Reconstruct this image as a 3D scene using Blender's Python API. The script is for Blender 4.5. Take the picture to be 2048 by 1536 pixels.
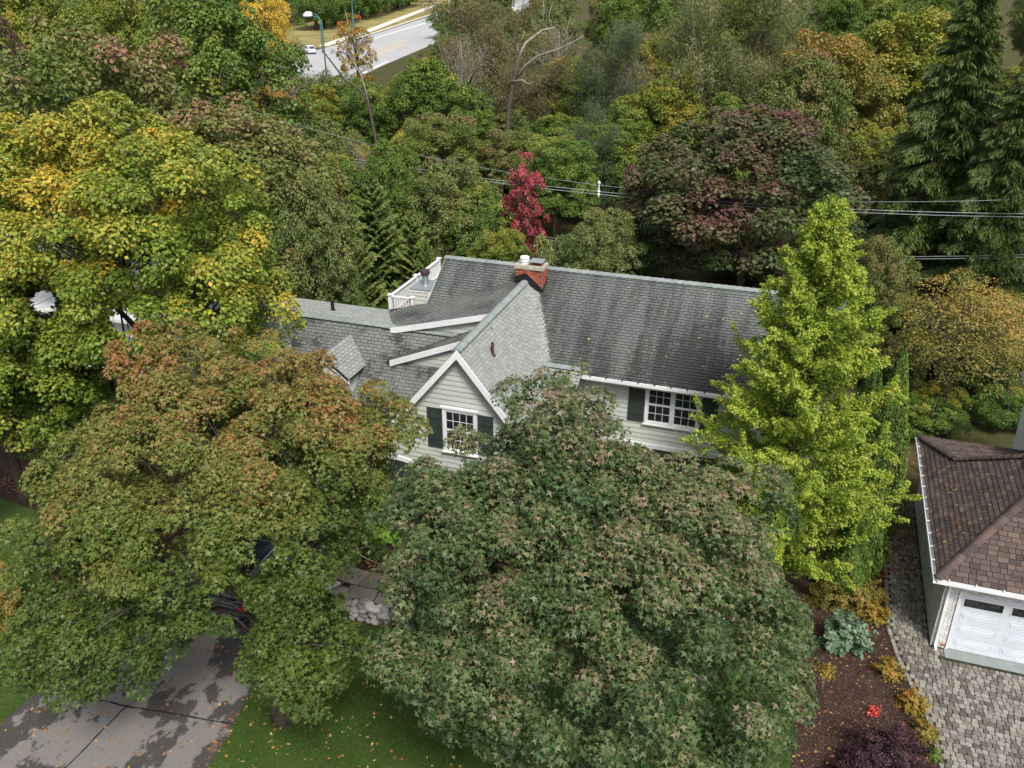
import bpy, math, random
import numpy as np
from mathutils import Vector, Matrix

# ------------------------------------------------------------------ camera, sky, sun, exposure
scene = bpy.context.scene
for o in list(bpy.data.objects):
    bpy.data.objects.remove(o)
F_PX = 1800.0                               # focal length in pixels of the 2048 px wide photograph
PITCH = math.atan(868 / 1800.0)             # camera looks 25.7 degrees down
CAM_H = 20.0
cam_d = bpy.data.cameras.new('camera')
cam_d.sensor_width = 36.0
cam_d.lens = F_PX / 2048 * 36.0
cam_d.clip_start = 0.1
cam_d.clip_end = 3000.0
cam = bpy.data.objects.new('camera', cam_d)
scene.collection.objects.link(cam)
cam.location = (0, 0, CAM_H)
cam.rotation_euler = (math.pi / 2 - PITCH, 0, 0)
scene.camera = cam

SUN_EL, SUN_AZ = math.radians(52), math.radians(163)      # azimuth clockwise from +Y: behind the camera
world = bpy.data.worlds.new('World')
scene.world = world
world.use_nodes = True
wn = world.node_tree
wn.nodes.clear()
w_out = wn.nodes.new('ShaderNodeOutputWorld')
w_bg = wn.nodes.new('ShaderNodeBackground')
w_hs = wn.nodes.new('ShaderNodeHueSaturation')
w_sky = wn.nodes.new('ShaderNodeTexSky')
w_sky.sky_type = 'NISHITA'
w_sky.sun_disc = False
w_sky.sun_elevation = SUN_EL
w_sky.sun_rotation = SUN_AZ
w_sky.dust_density = 4.0
w_hs.inputs['Saturation'].default_value = 0.4              # thin cloud: greyer light than a clear sky
w_bg.inputs['Strength'].default_value = 0.12
wn.links.new(w_sky.outputs[0], w_hs.inputs['Color'])
wn.links.new(w_hs.outputs[0], w_bg.inputs['Color'])
wn.links.new(w_bg.outputs[0], w_out.inputs[0])
sun_d = bpy.data.lights.new('sun', 'SUN')
sun_d.energy = 2.2
sun_d.angle = math.radians(13)
sun_d.color = (1.0, 0.95, 0.87)
sun = bpy.data.objects.new('sun', sun_d)
scene.collection.objects.link(sun)
sun_dir = Vector((math.sin(SUN_AZ) * math.cos(SUN_EL), math.cos(SUN_AZ) * math.cos(SUN_EL), math.sin(SUN_EL)))
sun.rotation_euler = sun_dir.to_track_quat('Z', 'Y').to_euler()
sun.location = (0, 0, 60)
vs = scene.view_settings
vs.view_transform = 'Standard'
vs.look = 'None'
vs.gamma = 1.0
vs.use_curve_mapping = False
vs.exposure = 0.80
scene.render.engine = 'CYCLES'
scene.cycles.max_bounces = 4
scene.cycles.diffuse_bounces = 2
scene.cycles.glossy_bounces = 2
scene.cycles.transmission_bounces = 4

# ------------------------------------------------------------------ frames and helpers
COL = scene.collection
SP, CP = math.sin(PITCH), math.cos(PITCH)
TH = math.atan2(0.3245, 0.946)              # the lots lie 18.9 degrees off the view
CT, ST = math.cos(TH), math.sin(TH)
def UV(u, v, z=0.0):                        # lot coordinates (u along the street, v away from it) to world
    return (u * CT + v * ST, -u * ST + v * CT, z)
def ray(px, py):
    a, b = (px - 1024) / F_PX, (py - 768) / F_PX
    return (a, CP - b * SP, -SP - b * CP)
def at_depth(px, py, Y):                    # point of a pixel's ray at ground distance Y
    d = ray(px, py); t = Y / d[1]
    return (d[0] * t, Y, CAM_H + d[2] * t)
def at_z(px, py, z=0.0):
    d = ray(px, py); t = (z - CAM_H) / d[2]
    return (d[0] * t, d[1] * t, z)

def tag(o, label=None, cat=None, group=None, kind=None):
    if label: o['label'] = label
    if cat: o['category'] = cat
    if group: o['group'] = group
    if kind: o['kind'] = kind
    return o
def empty(name, loc, rz=0.0, scale=(1, 1, 1)):
    o = bpy.data.objects.new(name, None)
    o.empty_display_size = 0.3
    COL.objects.link(o)
    o.location = loc; o.rotation_euler = (0, 0, rz); o.scale = scale
    return o
def link(name, me, parent=None):
    o = bpy.data.objects.new(name, me)
    COL.objects.link(o)
    if parent: o.parent = parent
    return o

class Geo:
    """collects faces; build() makes ONE mesh object"""
    def __init__(s, org=(0, 0, 0)):
        s.V = []; s.F = []; s.o = org
    def poly(s, pts):
        b = len(s.V); s.V += [tuple(p) for p in pts]; s.F.append(tuple(range(b, b + len(pts)))); return s
    def box(s, x0, x1, y0, y1, z0, z1):
        b = len(s.V)
        s.V += [(x0, y0, z0), (x1, y0, z0), (x1, y1, z0), (x0, y1, z0), (x0, y0, z1), (x1, y0, z1), (x1, y1, z1), (x0, y1, z1)]
        s.F += [tuple(b + i for i in f) for f in ((3, 2, 1, 0), (4, 5, 6, 7), (0, 1, 5, 4), (1, 2, 6, 5), (2, 3, 7, 6), (3, 0, 4, 7))]
        return s
    def prism(s, pts, off):
        b = len(s.V); n = len(pts)
        s.V += [tuple(p) for p in pts] + [(p[0] + off[0], p[1] + off[1], p[2] + off[2]) for p in pts]
        s.F.append(tuple(range(b + n - 1, b - 1, -1))); s.F.append(tuple(range(b + n, b + 2 * n)))
        for i in range(n):
            j = (i + 1) % n
            s.F.append((b + i, b + j, b + n + j, b + n + i))
        return s
    def tube(s, path, radii, n=7, caps=True):
        b = len(s.V); k = len(path)
        path = [Vector(p) for p in path]
        for i, p in enumerate(path):
            d = (path[min(i + 1, k - 1)] - path[max(i - 1, 0)])
            if d.length < 1e-9: d = Vector((0, 0, 1))
            d.normalize()
            a = d.cross(Vector((0, 0, 1))) if abs(d.z) < 0.95 else d.cross(Vector((1, 0, 0)))
            a.normalize(); c = d.cross(a)
            r = radii[i] if hasattr(radii, '__len__') else radii
            for q in range(n):
                t = 2 * math.pi * q / n
                s.V.append(tuple(p + a * (r * math.cos(t)) + c * (r * math.sin(t))))
        for i in range(k - 1):
            for q in range(n):
                q2 = (q + 1) % n
                s.F.append((b + i * n + q, b + i * n + q2, b + (i + 1) * n + q2, b + (i + 1) * n + q))
        if caps:
            s.F.append(tuple(b + q for q in range(n - 1, -1, -1)))
            s.F.append(tuple(b + (k - 1) * n + q for q in range(n)))
        return s
    def lathe(s, c, prof, n=20):
        return s.tube([(c[0], c[1], c[2] + z) for r, z in prof], [r for r, z in prof], n)
    def mesh(s, name, mat, smooth=False):
        me = bpy.data.meshes.new(name)
        o = s.o
        me.from_pydata([(v[0] - o[0], v[1] - o[1], v[2] - o[2]) for v in s.V], [], s.F)
        if mat: me.materials.append(mat)
        if smooth:
            me.polygons.foreach_set('use_smooth', [True] * len(me.polygons))
        me.update()
        return me
    def build(s, name, mat, parent=None, smooth=False):
        return link(name, s.mesh(name, mat, smooth), parent)

def np_mesh(name, V, quads, mat, tone=None, smooth=False):
    me = bpy.data.meshes.new(name)
    V = np.asarray(V, np.float32); Q = np.asarray(quads, np.int32); k = Q.shape[1]
    me.vertices.add(len(V)); me.vertices.foreach_set('co', V.ravel())
    me.loops.add(Q.size); me.loops.foreach_set('vertex_index', Q.ravel())
    me.polygons.add(len(Q)); me.polygons.foreach_set('loop_start', np.arange(0, Q.size, k, dtype=np.int32))
    if tone is not None:
        a = me.attributes.new('tone', 'FLOAT', 'FACE'); a.data.foreach_set('value', np.asarray(tone, np.float32))
    if mat: me.materials.append(mat)
    me.update(calc_edges=True)
    return me

# ------------------------------------------------------------------ materials
def newmat(name):
    m = bpy.data.materials.new(name); m.use_nodes = True
    nt = m.node_tree; nt.nodes.clear()
    return m, nt
def nd(nt, typ, ins=None, **attrs):
    n = nt.nodes.new(typ)
    for k, v in attrs.items(): setattr(n, k, v)
    for k, v in (ins or {}).items():
        s = n.inputs[k]
        if isinstance(v, bpy.types.NodeSocket): nt.links.new(v, s)
        else: s.default_value = v
    return n
def math_n(nt, op, a, b=None, clamp=False):
    n = nd(nt, 'ShaderNodeMath', operation=op); n.use_clamp = clamp
    for i, x in enumerate((a, b)):
        if x is None: continue
        if isinstance(x, bpy.types.NodeSocket): nt.links.new(x, n.inputs[i])
        else: n.inputs[i].default_value = x
    return n.outputs[0]
def ramp(nt, fac, stops):
    n = nd(nt, 'ShaderNodeValToRGB', {'Fac': fac})
    e = n.color_ramp.elements
    while len(e) < len(stops): e.new(0.5)
    for i, (p, c) in enumerate(stops):
        e[i].position = p; e[i].color = (c[0], c[1], c[2], 1)
    return n.outputs[0]
def mixc(nt, fac, a, b, bt='MIX'):
    n = nd(nt, 'ShaderNodeMix', data_type='RGBA', blend_type=bt)
    for s, x in ((n.inputs[0], fac), (n.inputs[6], a), (n.inputs[7], b)):
        if isinstance(x, bpy.types.NodeSocket): nt.links.new(x, s)
        elif isinstance(x, (tuple, list)): s.default_value = (x[0], x[1], x[2], 1)
        else: s.default_value = x
    return n.outputs[2]
def uvpos(nt, scale=(1, 1, 1)):             # world position turned into lot coordinates
    g = nd(nt, 'ShaderNodeNewGeometry')
    r = nd(nt, 'ShaderNodeMapping', {'Vector': g.outputs['Position'], 'Rotation': (0, 0, TH)})
    s = nd(nt, 'ShaderNodeMapping', {'Vector': r.outputs[0], 'Scale': scale})
    return s.outputs[0], r.outputs[0]
def finish(nt, col, rough=0.7, spec=0.3, bump=None, bstr=0.3, bdist=0.01, metal=0.0):
    p = nd(nt, 'ShaderNodeBsdfPrincipled', {'Roughness': rough, 'Specular IOR Level': spec, 'Metallic': metal})
    if isinstance(col, bpy.types.NodeSocket): nt.links.new(col, p.inputs['Base Color'])
    else: p.inputs['Base Color'].default_value = (col[0], col[1], col[2], 1)
    if bump is not None:
        b = nd(nt, 'ShaderNodeBump', {'Height': bump, 'Strength': bstr, 'Distance': bdist})
        nt.links.new(b.outputs[0], p.inputs['Normal'])
    o = nd(nt, 'ShaderNodeOutputMaterial')
    nt.links.new(p.outputs[0], o.inputs[0])
    return p
def rnd_piece(nt):                          # one random number per piece, joined or single
    g = nd(nt, 'ShaderNodeNewGeometry'); i = nd(nt, 'ShaderNodeObjectInfo')
    return math_n(nt, 'FRACT', math_n(nt, 'ADD', g.outputs['Random Per Island'], i.outputs['Random']))
def noise(nt, vec, scale, detail=4, rough=0.6):
    return nd(nt, 'ShaderNodeTexNoise', {'Vector': vec, 'Scale': scale, 'Detail': detail, 'Roughness': rough}).outputs['Fac']
def plain(name, col, rough=0.6, spec=0.3, var=0.15, nscale=3.0, piece=0.0, metal=0.0, grain=0.0):
    m, nt = newmat(name)
    p, _ = uvpos(nt)
    f = noise(nt, p, nscale)
    lo = tuple(c * (1 - var) for c in col); hi = tuple(min(1, c * (1 + var)) for c in col)
    c = ramp(nt, f, [(0.3, lo), (0.7, hi)])
    if piece:
        r = rnd_piece(nt)
        c = mixc(nt, 1.0, c, ramp(nt, r, [(0, (1 - piece,) * 3), (1, (1 + piece,) * 3)]), 'MULTIPLY')
    finish(nt, c, rough, spec, noise(nt, p, 60) if grain else None, grain, 0.01, metal)
    return m

def leafmat(name, stops, trans=0.22, rough=0.5, spec=0.26, jit=0.12, gain=1.38):
    stops = [(p, tuple(min(0.8, x * gain) for x in c)) for p, c in stops]
    m, nt = newmat(name)
    a = nd(nt, 'ShaderNodeAttribute', attribute_name='tone')
    i = nd(nt, 'ShaderNodeObjectInfo')
    t = math_n(nt, 'ADD', a.outputs['Fac'], math_n(nt, 'MULTIPLY', math_n(nt, 'SUBTRACT', i.outputs['Random'], 0.5), jit))
    c = ramp(nt, t, stops)
    p = nd(nt, 'ShaderNodeBsdfPrincipled', {'Base Color': c, 'Roughness': rough, 'Specular IOR Level': spec})
    tc = mixc(nt, 1.0, c, (1.5, 1.5, 0.5), 'MULTIPLY')
    tr = nd(nt, 'ShaderNodeBsdfTranslucent', {'Color': tc})
    mx = nd(nt, 'ShaderNodeMixShader', {0: trans})
    nt.links.new(p.outputs[0], mx.inputs[1]); nt.links.new(tr.outputs[0], mx.inputs[2])
    o = nd(nt, 'ShaderNodeOutputMaterial'); nt.links.new(mx.outputs[0], o.inputs[0])
    return m

def roofmat(name, light, dark, stain, region=None, streak=(1.5, 0.20, 0.20)):
    m, nt = newmat(name)
    ps, p = uvpos(nt, streak)
    r = rnd_piece(nt)
    c = ramp(nt, r, [(0, tuple(x * 0.86 for x in light)), (0.5, light), (1, tuple(min(1, x * 1.12) for x in light))])
    s = noise(nt, ps, 1.0, 5, 0.6)
    f2 = noise(nt, p, 9, 3)
    st = math_n(nt, 'ADD', s, math_n(nt, 'MULTIPLY', math_n(nt, 'SUBTRACT', f2, 0.5), 0.35))
    st = math_n(nt, 'ADD', st, math_n(nt, 'MULTIPLY', math_n(nt, 'SUBTRACT', r, 0.5), 0.13))
    if region:                              # where the algae has spread: lower and towards +u
        sx = nd(nt, 'ShaderNodeSeparateXYZ', {0: p})
        du = nd(nt, 'ShaderNodeMapRange', {'Value': sx.outputs[0], 'From Min': region[0], 'From Max': region[1]}).outputs[0]
        dv = nd(nt, 'ShaderNodeMapRange', {'Value': sx.outputs[1], 'From Min': region[2], 'From Max': region[3]}).outputs[0]
        k = math_n(nt, 'MULTIPLY', math_n(nt, 'MULTIPLY', du, dv), region[4])
        st = math_n(nt, 'ADD', st, k)
    msk = nd(nt, 'ShaderNodeMapRange', {'Value': st, 'From Min': stain[0], 'From Max': stain[1], 'To Max': stain[2]}).outputs[0]
    c = mixc(nt, msk, c, dark)
    g = noise(nt, p, 140, 2)
    c = mixc(nt, 1.0, c, ramp(nt, g, [(0.3, (0.82,) * 3), (0.7, (1.15,) * 3)]), 'MULTIPLY')
    finish(nt, c, 0.85, 0.2, g, 0.25, 0.004)
    return m

MAT = {}
MAT['white'] = plain('white_paint', (0.64, 0.65, 0.67), 0.5, 0.4, 0.07, 1.5)
MAT['door_white'] = plain('door_white', (0.55, 0.585, 0.64), 0.45, 0.4, 0.09, 1.6)
MAT['siding'] = plain('sage_siding', (0.415, 0.435, 0.40), 0.6, 0.3, 0.08, 1.2, piece=0.04)
MAT['shutter'] = plain('shutter_paint', (0.030, 0.040, 0.038), 0.5, 0.4, 0.2, 4)
MAT['glass'] = plain('window_glass', (0.016, 0.019, 0.022), 0.05, 1.0, 0.3, 2.0)
MAT['blind'] = plain('window_blind', (0.35, 0.36, 0.36), 0.6, 0.3)
MAT['roof_light'] = roofmat('shingle_grey', (0.235, 0.25, 0.235), (0.05, 0.05, 0.05), (0.66, 0.80, 0.7))
MAT['roof_main'] = roofmat('shingle_streaked', (0.122, 0.132, 0.127), (0.030, 0.030, 0.030), (0.44, 0.74, 0.88), (-11.0, -3.5, 34.2, 31.2, 0.30))
MAT['roof_dark'] = roofmat('shingle_dark', (0.12, 0.125, 0.12), (0.03, 0.03, 0.03), (0.42, 0.68, 0.85), None, (0.5, 0.5, 0.5))
MAT['roof_wing'] = roofmat('shingle_wing', (0.14, 0.152, 0.145), (0.032, 0.032, 0.034), (0.50, 0.62, 0.85), None, (0.55, 0.5, 0.5))
MAT['cap'] = roofmat('ridge_cap_grey', (0.21, 0.235, 0.23), (0.08, 0.085, 0.085), (0.55, 0.75, 0.6))
MAT['edge'] = plain('shingle_edge', (0.022, 0.022, 0.022), 0.9, 0.1)
MAT['deck_dark'] = plain('roof_underlay', (0.035, 0.035, 0.035), 0.9, 0.1)
MAT['flashing'] = plain('black_flashing', (0.008, 0.009, 0.012), 0.55, 0.3)
MAT['steel'] = plain('galvanised', (0.42, 0.45, 0.47), 0.35, 0.5, 0.1, 4, metal=0.7)
MAT['brown_metal'] = plain('brown_metal', (0.05, 0.028, 0.03), 0.5, 0.4)
MAT['rust'] = plain('rusty_metal', (0.10, 0.04, 0.02), 0.8, 0.2, 0.4, 12)
MAT['black'] = plain('black_plastic', (0.012, 0.012, 0.013), 0.5, 0.4)
MAT['concrete'] = plain('weathered_concrete', (0.33, 0.30, 0.25), 0.85, 0.2, 0.2, 6, grain=0.3)
MAT['apron'] = plain('apron_concrete', (0.20, 0.225, 0.22), 0.85, 0.2, 0.15, 2, grain=0.2)
MAT['mortar'] = plain('mortar', (0.30, 0.27, 0.25), 0.9, 0.1)
MAT['tar'] = plain('tar_joint', (0.022, 0.021, 0.021), 0.9, 0.1)
MAT['asphalt_far'] = plain('pale_asphalt', (0.34, 0.34, 0.35), 0.85, 0.2, 0.08, 0.2)
MAT['walk'] = plain('pale_concrete', (0.55, 0.52, 0.47), 0.85, 0.2, 0.06, 0.5)
MAT['line_white'] = plain('line_white', (0.75, 0.75, 0.74), 0.7, 0.2)
MAT['line_yellow'] = plain('line_yellow', (0.62, 0.42, 0.15), 0.7, 0.2)
MAT['verge'] = plain('dry_grass', (0.22, 0.19, 0.075), 0.9, 0.1, 0.35, 0.15)
MAT['wire'] = plain('wire_metal', (0.26, 0.29, 0.30), 0.4, 0.5, 0.05)
MAT['pole'] = plain('pole_wood', (0.10, 0.075, 0.055), 0.9, 0.1, 0.3, 8)
MAT['teal'] = plain('teal_pole', (0.06, 0.16, 0.15), 0.5, 0.4)

def brickmat(name, a, b, c, dark):
    m, nt = newmat(name)
    r = rnd_piece(nt); _, p = uvpos(nt)
    col = ramp(nt, r, [(0.0, a), (0.5, b), (0.95, c), (1.0, dark)])
    f = noise(nt, p, 18, 4)
    col = mixc(nt, 1.0, col, ramp(nt, f, [(0.3, (0.7,) * 3), (0.7, (1.15,) * 3)]), 'MULTIPLY')
    finish(nt, col, 0.85, 0.2, noise(nt, p, 70), 0.4, 0.006)
    return m
MAT['brick'] = brickmat('red_brick', (0.20, 0.055, 0.035), (0.30, 0.085, 0.05), (0.40, 0.14, 0.08), (0.10, 0.045, 0.04))
MAT['white_brick'] = brickmat('painted_brick', (0.46, 0.46, 0.46), (0.57, 0.57, 0.58), (0.68, 0.68, 0.68), (0.40, 0.37, 0.34))
MAT['paver'] = brickmat('grey_paver', (0.085, 0.08, 0.066), (0.19, 0.178, 0.155), (0.27, 0.255, 0.225), (0.045, 0.042, 0.036))
MAT['flag'] = brickmat('flagstone', (0.17, 0.165, 0.13), (0.22, 0.21, 0.165), (0.26, 0.245, 0.20), (0.16, 0.15, 0.12))
MAT['stone'] = brickmat('fieldstone', (0.20, 0.19, 0.165), (0.36, 0.35, 0.335), (0.50, 0.46, 0.42), (0.34, 0.25, 0.19))
MAT['roof_brown'] = brickmat('brown_shingle', (0.055, 0.043, 0.040), (0.085, 0.063, 0.056), (0.115, 0.082, 0.070), (0.145, 0.11, 0.085))
MAT['joint'] = plain('paver_joint', (0.035, 0.033, 0.022), 0.95, 0.1, 0.5, 3)
MAT['bark'] = plain('bark', (0.075, 0.062, 0.05), 0.95, 0.1, 0.45, 9, grain=0.6)
MAT['bark_pale'] = plain('bark_pale', (0.23, 0.21, 0.18), 0.9, 0.1, 0.35, 3, grain=0.5)
MAT['bark_dark'] = plain('bark_dark', (0.045, 0.036, 0.028), 0.95, 0.1, 0.4, 6)

def groundmat():
    m, nt = newmat('woodland_floor'); _, p = uvpos(nt)
    a = noise(nt, p, 0.15, 6, 0.65); b = noise(nt, p, 2.5, 5, 0.7)
    c = ramp(nt, a, [(0.35, (0.045, 0.06, 0.018)), (0.55, (0.075, 0.06, 0.028)), (0.7, (0.11, 0.075, 0.035))])
    c = mixc(nt, 1.0, c, ramp(nt, b, [(0.3, (0.55,) * 3), (0.7, (1.3,) * 3)]), 'MULTIPLY')
    finish(nt, c, 0.95, 0.1, b, 0.6, 0.05); return m
MAT['ground'] = groundmat()
def lawnmat():
    m, nt = newmat('lawn_green'); _, p = uvpos(nt)
    a = noise(nt, p, 0.8, 5, 0.6); b = noise(nt, p, 40, 3, 0.7)
    c = ramp(nt, a, [(0.3, (0.030, 0.060, 0.012)), (0.55, (0.045, 0.082, 0.016)), (0.75, (0.075, 0.10, 0.026))])
    c = mixc(nt, 1.0, c, ramp(nt, b, [(0.3, (0.5,) * 3), (0.7, (1.35,) * 3)]), 'MULTIPLY')
    finish(nt, c, 0.9, 0.15, b, 0.8, 0.03); return m
MAT['lawn'] = lawnmat()
def mulchmat():
    m, nt = newmat('bark_mulch'); _, p = uvpos(nt)
    a = noise(nt, p, 22, 5, 0.75); b = noise(nt, p, 1.2, 4)
    c = ramp(nt, a, [(0.3, (0.018, 0.010, 0.008)), (0.55, (0.055, 0.034, 0.027)), (0.75, (0.13, 0.085, 0.065))])
    c = mixc(nt, 1.0, c, ramp(nt, b, [(0.3, (0.75,) * 3), (0.7, (1.25,) * 3)]), 'MULTIPLY')
    finish(nt, c, 0.95, 0.1, a, 1.0, 0.05); return m
MAT['mulch'] = mulchmat()
MAT['chips'] = brickmat('mulch_chip', (0.03, 0.018, 0.014), (0.075, 0.045, 0.035), (0.15, 0.095, 0.07), (0.22, 0.10, 0.035))
def drivemat():
    m, nt = newmat('worn_asphalt'); ps, p = uvpos(nt, (0.75, 0.55, 1))
    big = noise(nt, ps, 1.0, 7, 0.62)
    fine = noise(nt, p, 38, 4, 0.7)
    sx = nd(nt, 'ShaderNodeSeparateXYZ', {0: p})
    eL = nd(nt, 'ShaderNodeMapRange', {'Value': sx.outputs[0], 'From Min': -19.2, 'From Max': -20.0, 'To Max': 0.16}).outputs[0]
    eR = nd(nt, 'ShaderNodeMapRange', {'Value': sx.outputs[0], 'From Min': -14.7, 'From Max': -13.9, 'To Max': 0.16}).outputs[0]
    up = nd(nt, 'ShaderNodeMapRange', {'Value': sx.outputs[1], 'From Min': 16.5, 'From Max': 19.5, 'To Max': 0.16}).outputs[0]
    t = math_n(nt, 'ADD', big, math_n(nt, 'ADD', math_n(nt, 'ADD', eL, eR), up))
    t = math_n(nt, 'ADD', t, math_n(nt, 'MULTIPLY', math_n(nt, 'SUBTRACT', fine, 0.5), 0.10))
    msk = nd(nt, 'ShaderNodeMapRange', {'Value': t, 'From Min': 0.535, 'From Max': 0.56}).outputs[0]
    lo = ramp(nt, fine, [(0.35, (0.120, 0.112, 0.106)), (0.65, (0.195, 0.183, 0.174))])
    dk = ramp(nt, fine, [(0.35, (0.032, 0.030, 0.029)), (0.65, (0.075, 0.068, 0.064))])
    finish(nt, mixc(nt, msk, lo, dk), 0.9, 0.2, fine, 0.6, 0.012); return m
MAT['drive'] = drivemat()
MAT['grass'] = leafmat('grass_blade', [(0, (0.026, 0.055, 0.009)), (0.5, (0.044, 0.086, 0.015)), (1, (0.10, 0.125, 0.035))], 0.3, 0.6, 0.2)
MAT['litter'] = leafmat('fallen_leaf', [(0, (0.09, 0.04, 0.018)), (0.4, (0.20, 0.095, 0.035)), (0.75, (0.30, 0.18, 0.055)), (1, (0.36, 0.28, 0.11))], 0.1, 0.6, 0.2)

L = {}
L['dark_maple'] = leafmat('leaf_dark_maple', [(0, (0.014, 0.034, 0.010)), (0.35, (0.038, 0.070, 0.022)), (0.58, (0.076, 0.096, 0.038)), (0.8, (0.128, 0.112, 0.062)), (1, (0.175, 0.122, 0.088))])
L['orange_maple'] = leafmat('leaf_orange_maple', [(0, (0.034, 0.058, 0.012)), (0.35, (0.072, 0.098, 0.020)), (0.58, (0.118, 0.118, 0.030)), (0.75, (0.165, 0.105, 0.035)), (0.9, (0.195, 0.085, 0.036)), (1, (0.24, 0.085, 0.045))])
L['yellow_maple'] = leafmat('leaf_yellow_maple', [(0, (0.036, 0.074, 0.010)), (0.35, (0.095, 0.140, 0.018)), (0.6, (0.170, 0.185, 0.028)), (0.8, (0.27, 0.225, 0.032)), (1, (0.40, 0.24, 0.03))])
L['ginkgo'] = leafmat('leaf_ginkgo', [(0, (0.055, 0.098, 0.012)), (0.4, (0.140, 0.198, 0.024)), (0.75, (0.235, 0.28, 0.042)), (1, (0.38, 0.36, 0.08))], 0.35)
L['green'] = leafmat('leaf_green', [(0, (0.022, 0.055, 0.010)), (0.5, (0.066, 0.112, 0.019)), (0.85, (0.115, 0.150, 0.030)), (1, (0.20, 0.18, 0.035))])
L['yellowgreen'] = leafmat('leaf_yellow_green', [(0, (0.038, 0.072, 0.009)), (0.45, (0.100, 0.130, 0.020)), (0.8, (0.165, 0.165, 0.028)), (1, (0.23, 0.17, 0.03))])
L['brown'] = leafmat('leaf_bronze_green', [(0, (0.034, 0.062, 0.012)), (0.45, (0.085, 0.112, 0.024)), (0.75, (0.135, 0.125, 0.048)), (0.88, (0.15, 0.095, 0.060)), (1, (0.18, 0.080, 0.060))])
L['olive'] = leafmat('leaf_olive', [(0, (0.032, 0.058, 0.014)), (0.5, (0.085, 0.112, 0.034)), (1, (0.15, 0.152, 0.048))])
L['orange'] = leafmat('leaf_orange', [(0, (0.045, 0.064, 0.012)), (0.4, (0.105, 0.108, 0.022)), (0.75, (0.175, 0.130, 0.030)), (1, (0.22, 0.10, 0.035))])
L['purple'] = leafmat('leaf_purple', [(0, (0.018, 0.042, 0.012)), (0.38, (0.050, 0.068, 0.022)), (0.60, (0.080, 0.066, 0.034)), (0.85, (0.080, 0.040, 0.036)), (1, (0.090, 0.036, 0.044))])
L['red'] = leafmat('leaf_red', [(0, (0.07, 0.016, 0.018)), (0.5, (0.17, 0.028, 0.040)), (1, (0.27, 0.055, 0.065))])
L['willow'] = leafmat('leaf_willow', [(0, (0.060, 0.072, 0.028)), (0.5, (0.120, 0.135, 0.055)), (1, (0.19, 0.19, 0.085))])
L['grey_willow'] = leafmat('leaf_grey_willow', [(0, (0.034, 0.052, 0.024)), (0.5, (0.074, 0.095, 0.048)), (1, (0.125, 0.14, 0.075))])
L['brown_willow'] = leafmat('leaf_brown_willow', [(0, (0.060, 0.055, 0.025)), (0.5, (0.120, 0.105, 0.052)), (1, (0.19, 0.155, 0.08))])
L['spruce'] = leafmat('needle_spruce', [(0, (0.018, 0.032, 0.009)), (0.5, (0.042, 0.064, 0.016)), (1, (0.080, 0.098, 0.026))], 0.1)
L['cedar'] = leafmat('needle_cedar', [(0, (0.028, 0.050, 0.014)), (0.5, (0.066, 0.100, 0.024)), (0.85, (0.12, 0.145, 0.035)), (1, (0.20, 0.11, 0.03))], 0.15)
L['arborvitae'] = leafmat('needle_arborvitae', [(0, (0.020, 0.045, 0.008)), (0.5, (0.048, 0.086, 0.012)), (1, (0.095, 0.13, 0.020))], 0.15)
L['yellow'] = leafmat('leaf_yellow', [(0, (0.14, 0.12, 0.02)), (0.5, (0.34, 0.24, 0.03)), (1, (0.50, 0.33, 0.05))])
L['gold'] = leafmat('leaf_gold', [(0, (0.065, 0.075, 0.012)), (0.4, (0.155, 0.130, 0.022)), (0.75, (0.25, 0.155, 0.03)), (1, (0.30, 0.10, 0.03))])
L['rustgold'] = leafmat('leaf_rust_gold', [(0, (0.060, 0.070, 0.016)), (0.4, (0.125, 0.120, 0.028)), (0.75, (0.20, 0.165, 0.038)), (1, (0.27, 0.15, 0.045))])
L['bluegreen'] = leafmat('leaf_bluegreen', [(0, (0.024, 0.055, 0.024)), (0.5, (0.068, 0.120, 0.066)), (1, (0.16, 0.215, 0.15))])
L['burgundy'] = leafmat('leaf_burgundy', [(0, (0.012, 0.008, 0.010)), (0.5, (0.034, 0.016, 0.022)), (1, (0.075, 0.034, 0.042))])
L['lime'] = leafmat('leaf_lime', [(0, (0.055, 0.12, 0.012)), (0.5, (0.12, 0.22, 0.025)), (1, (0.22, 0.32, 0.06))])
L['scarlet'] = leafmat('leaf_scarlet', [(0, (0.35, 0.03, 0.03)), (1, (0.62, 0.10, 0.09))])

# ------------------------------------------------------------------ the setting: ground, drives, beds, far road
def sheet(name, pts, z, mat, uv=True, parent=None, kind='structure'):
    P = [UV(a, b, z) if uv else (a, b, z) for a, b in pts]
    o = Geo().poly(P).build(name, mat, parent)
    if kind: o['kind'] = kind
    return o
sheet('ground', [(-900, -300), (900, -300), (900, 1500), (-900, 1500)], 0.0, MAT['ground'], False)
FRONT_LAWN = [(-13.2, 4), (1.45, 4), (1.5, 21), (1.52, 24.5), (-9.5, 24.5), (-10.6, 20.6), (-13.1, 20.2), (-14.72, 19.6), (-14.7, 18.5), (-13.95, 16.5), (-13.6, 14.8), (-13.4, 13.0)]
sheet('front_lawn', FRONT_LAWN, 0.004, MAT['lawn'])
sheet('side_lawn', [(-45, 4), (-20.0, 4), (-20.0, 15.2), (-21.5, 16.5), (-26.0, 20.5), (-27.4, 22.6), (-45, 23.4)], 0.004, MAT['lawn'])
driveway = sheet('driveway', [(-20.05, 3), (-13.1, 3), (-13.38, 13.0), (-13.6, 14.8), (-13.95, 16.5), (-14.7, 18.5), (-14.72, 19.6), (-14.5, 21.75), (-15.1, 23.2), (-15.2, 26.8), (-20.05, 26.8)], 0.010, MAT['drive'])
rj = random.Random(5)
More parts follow.
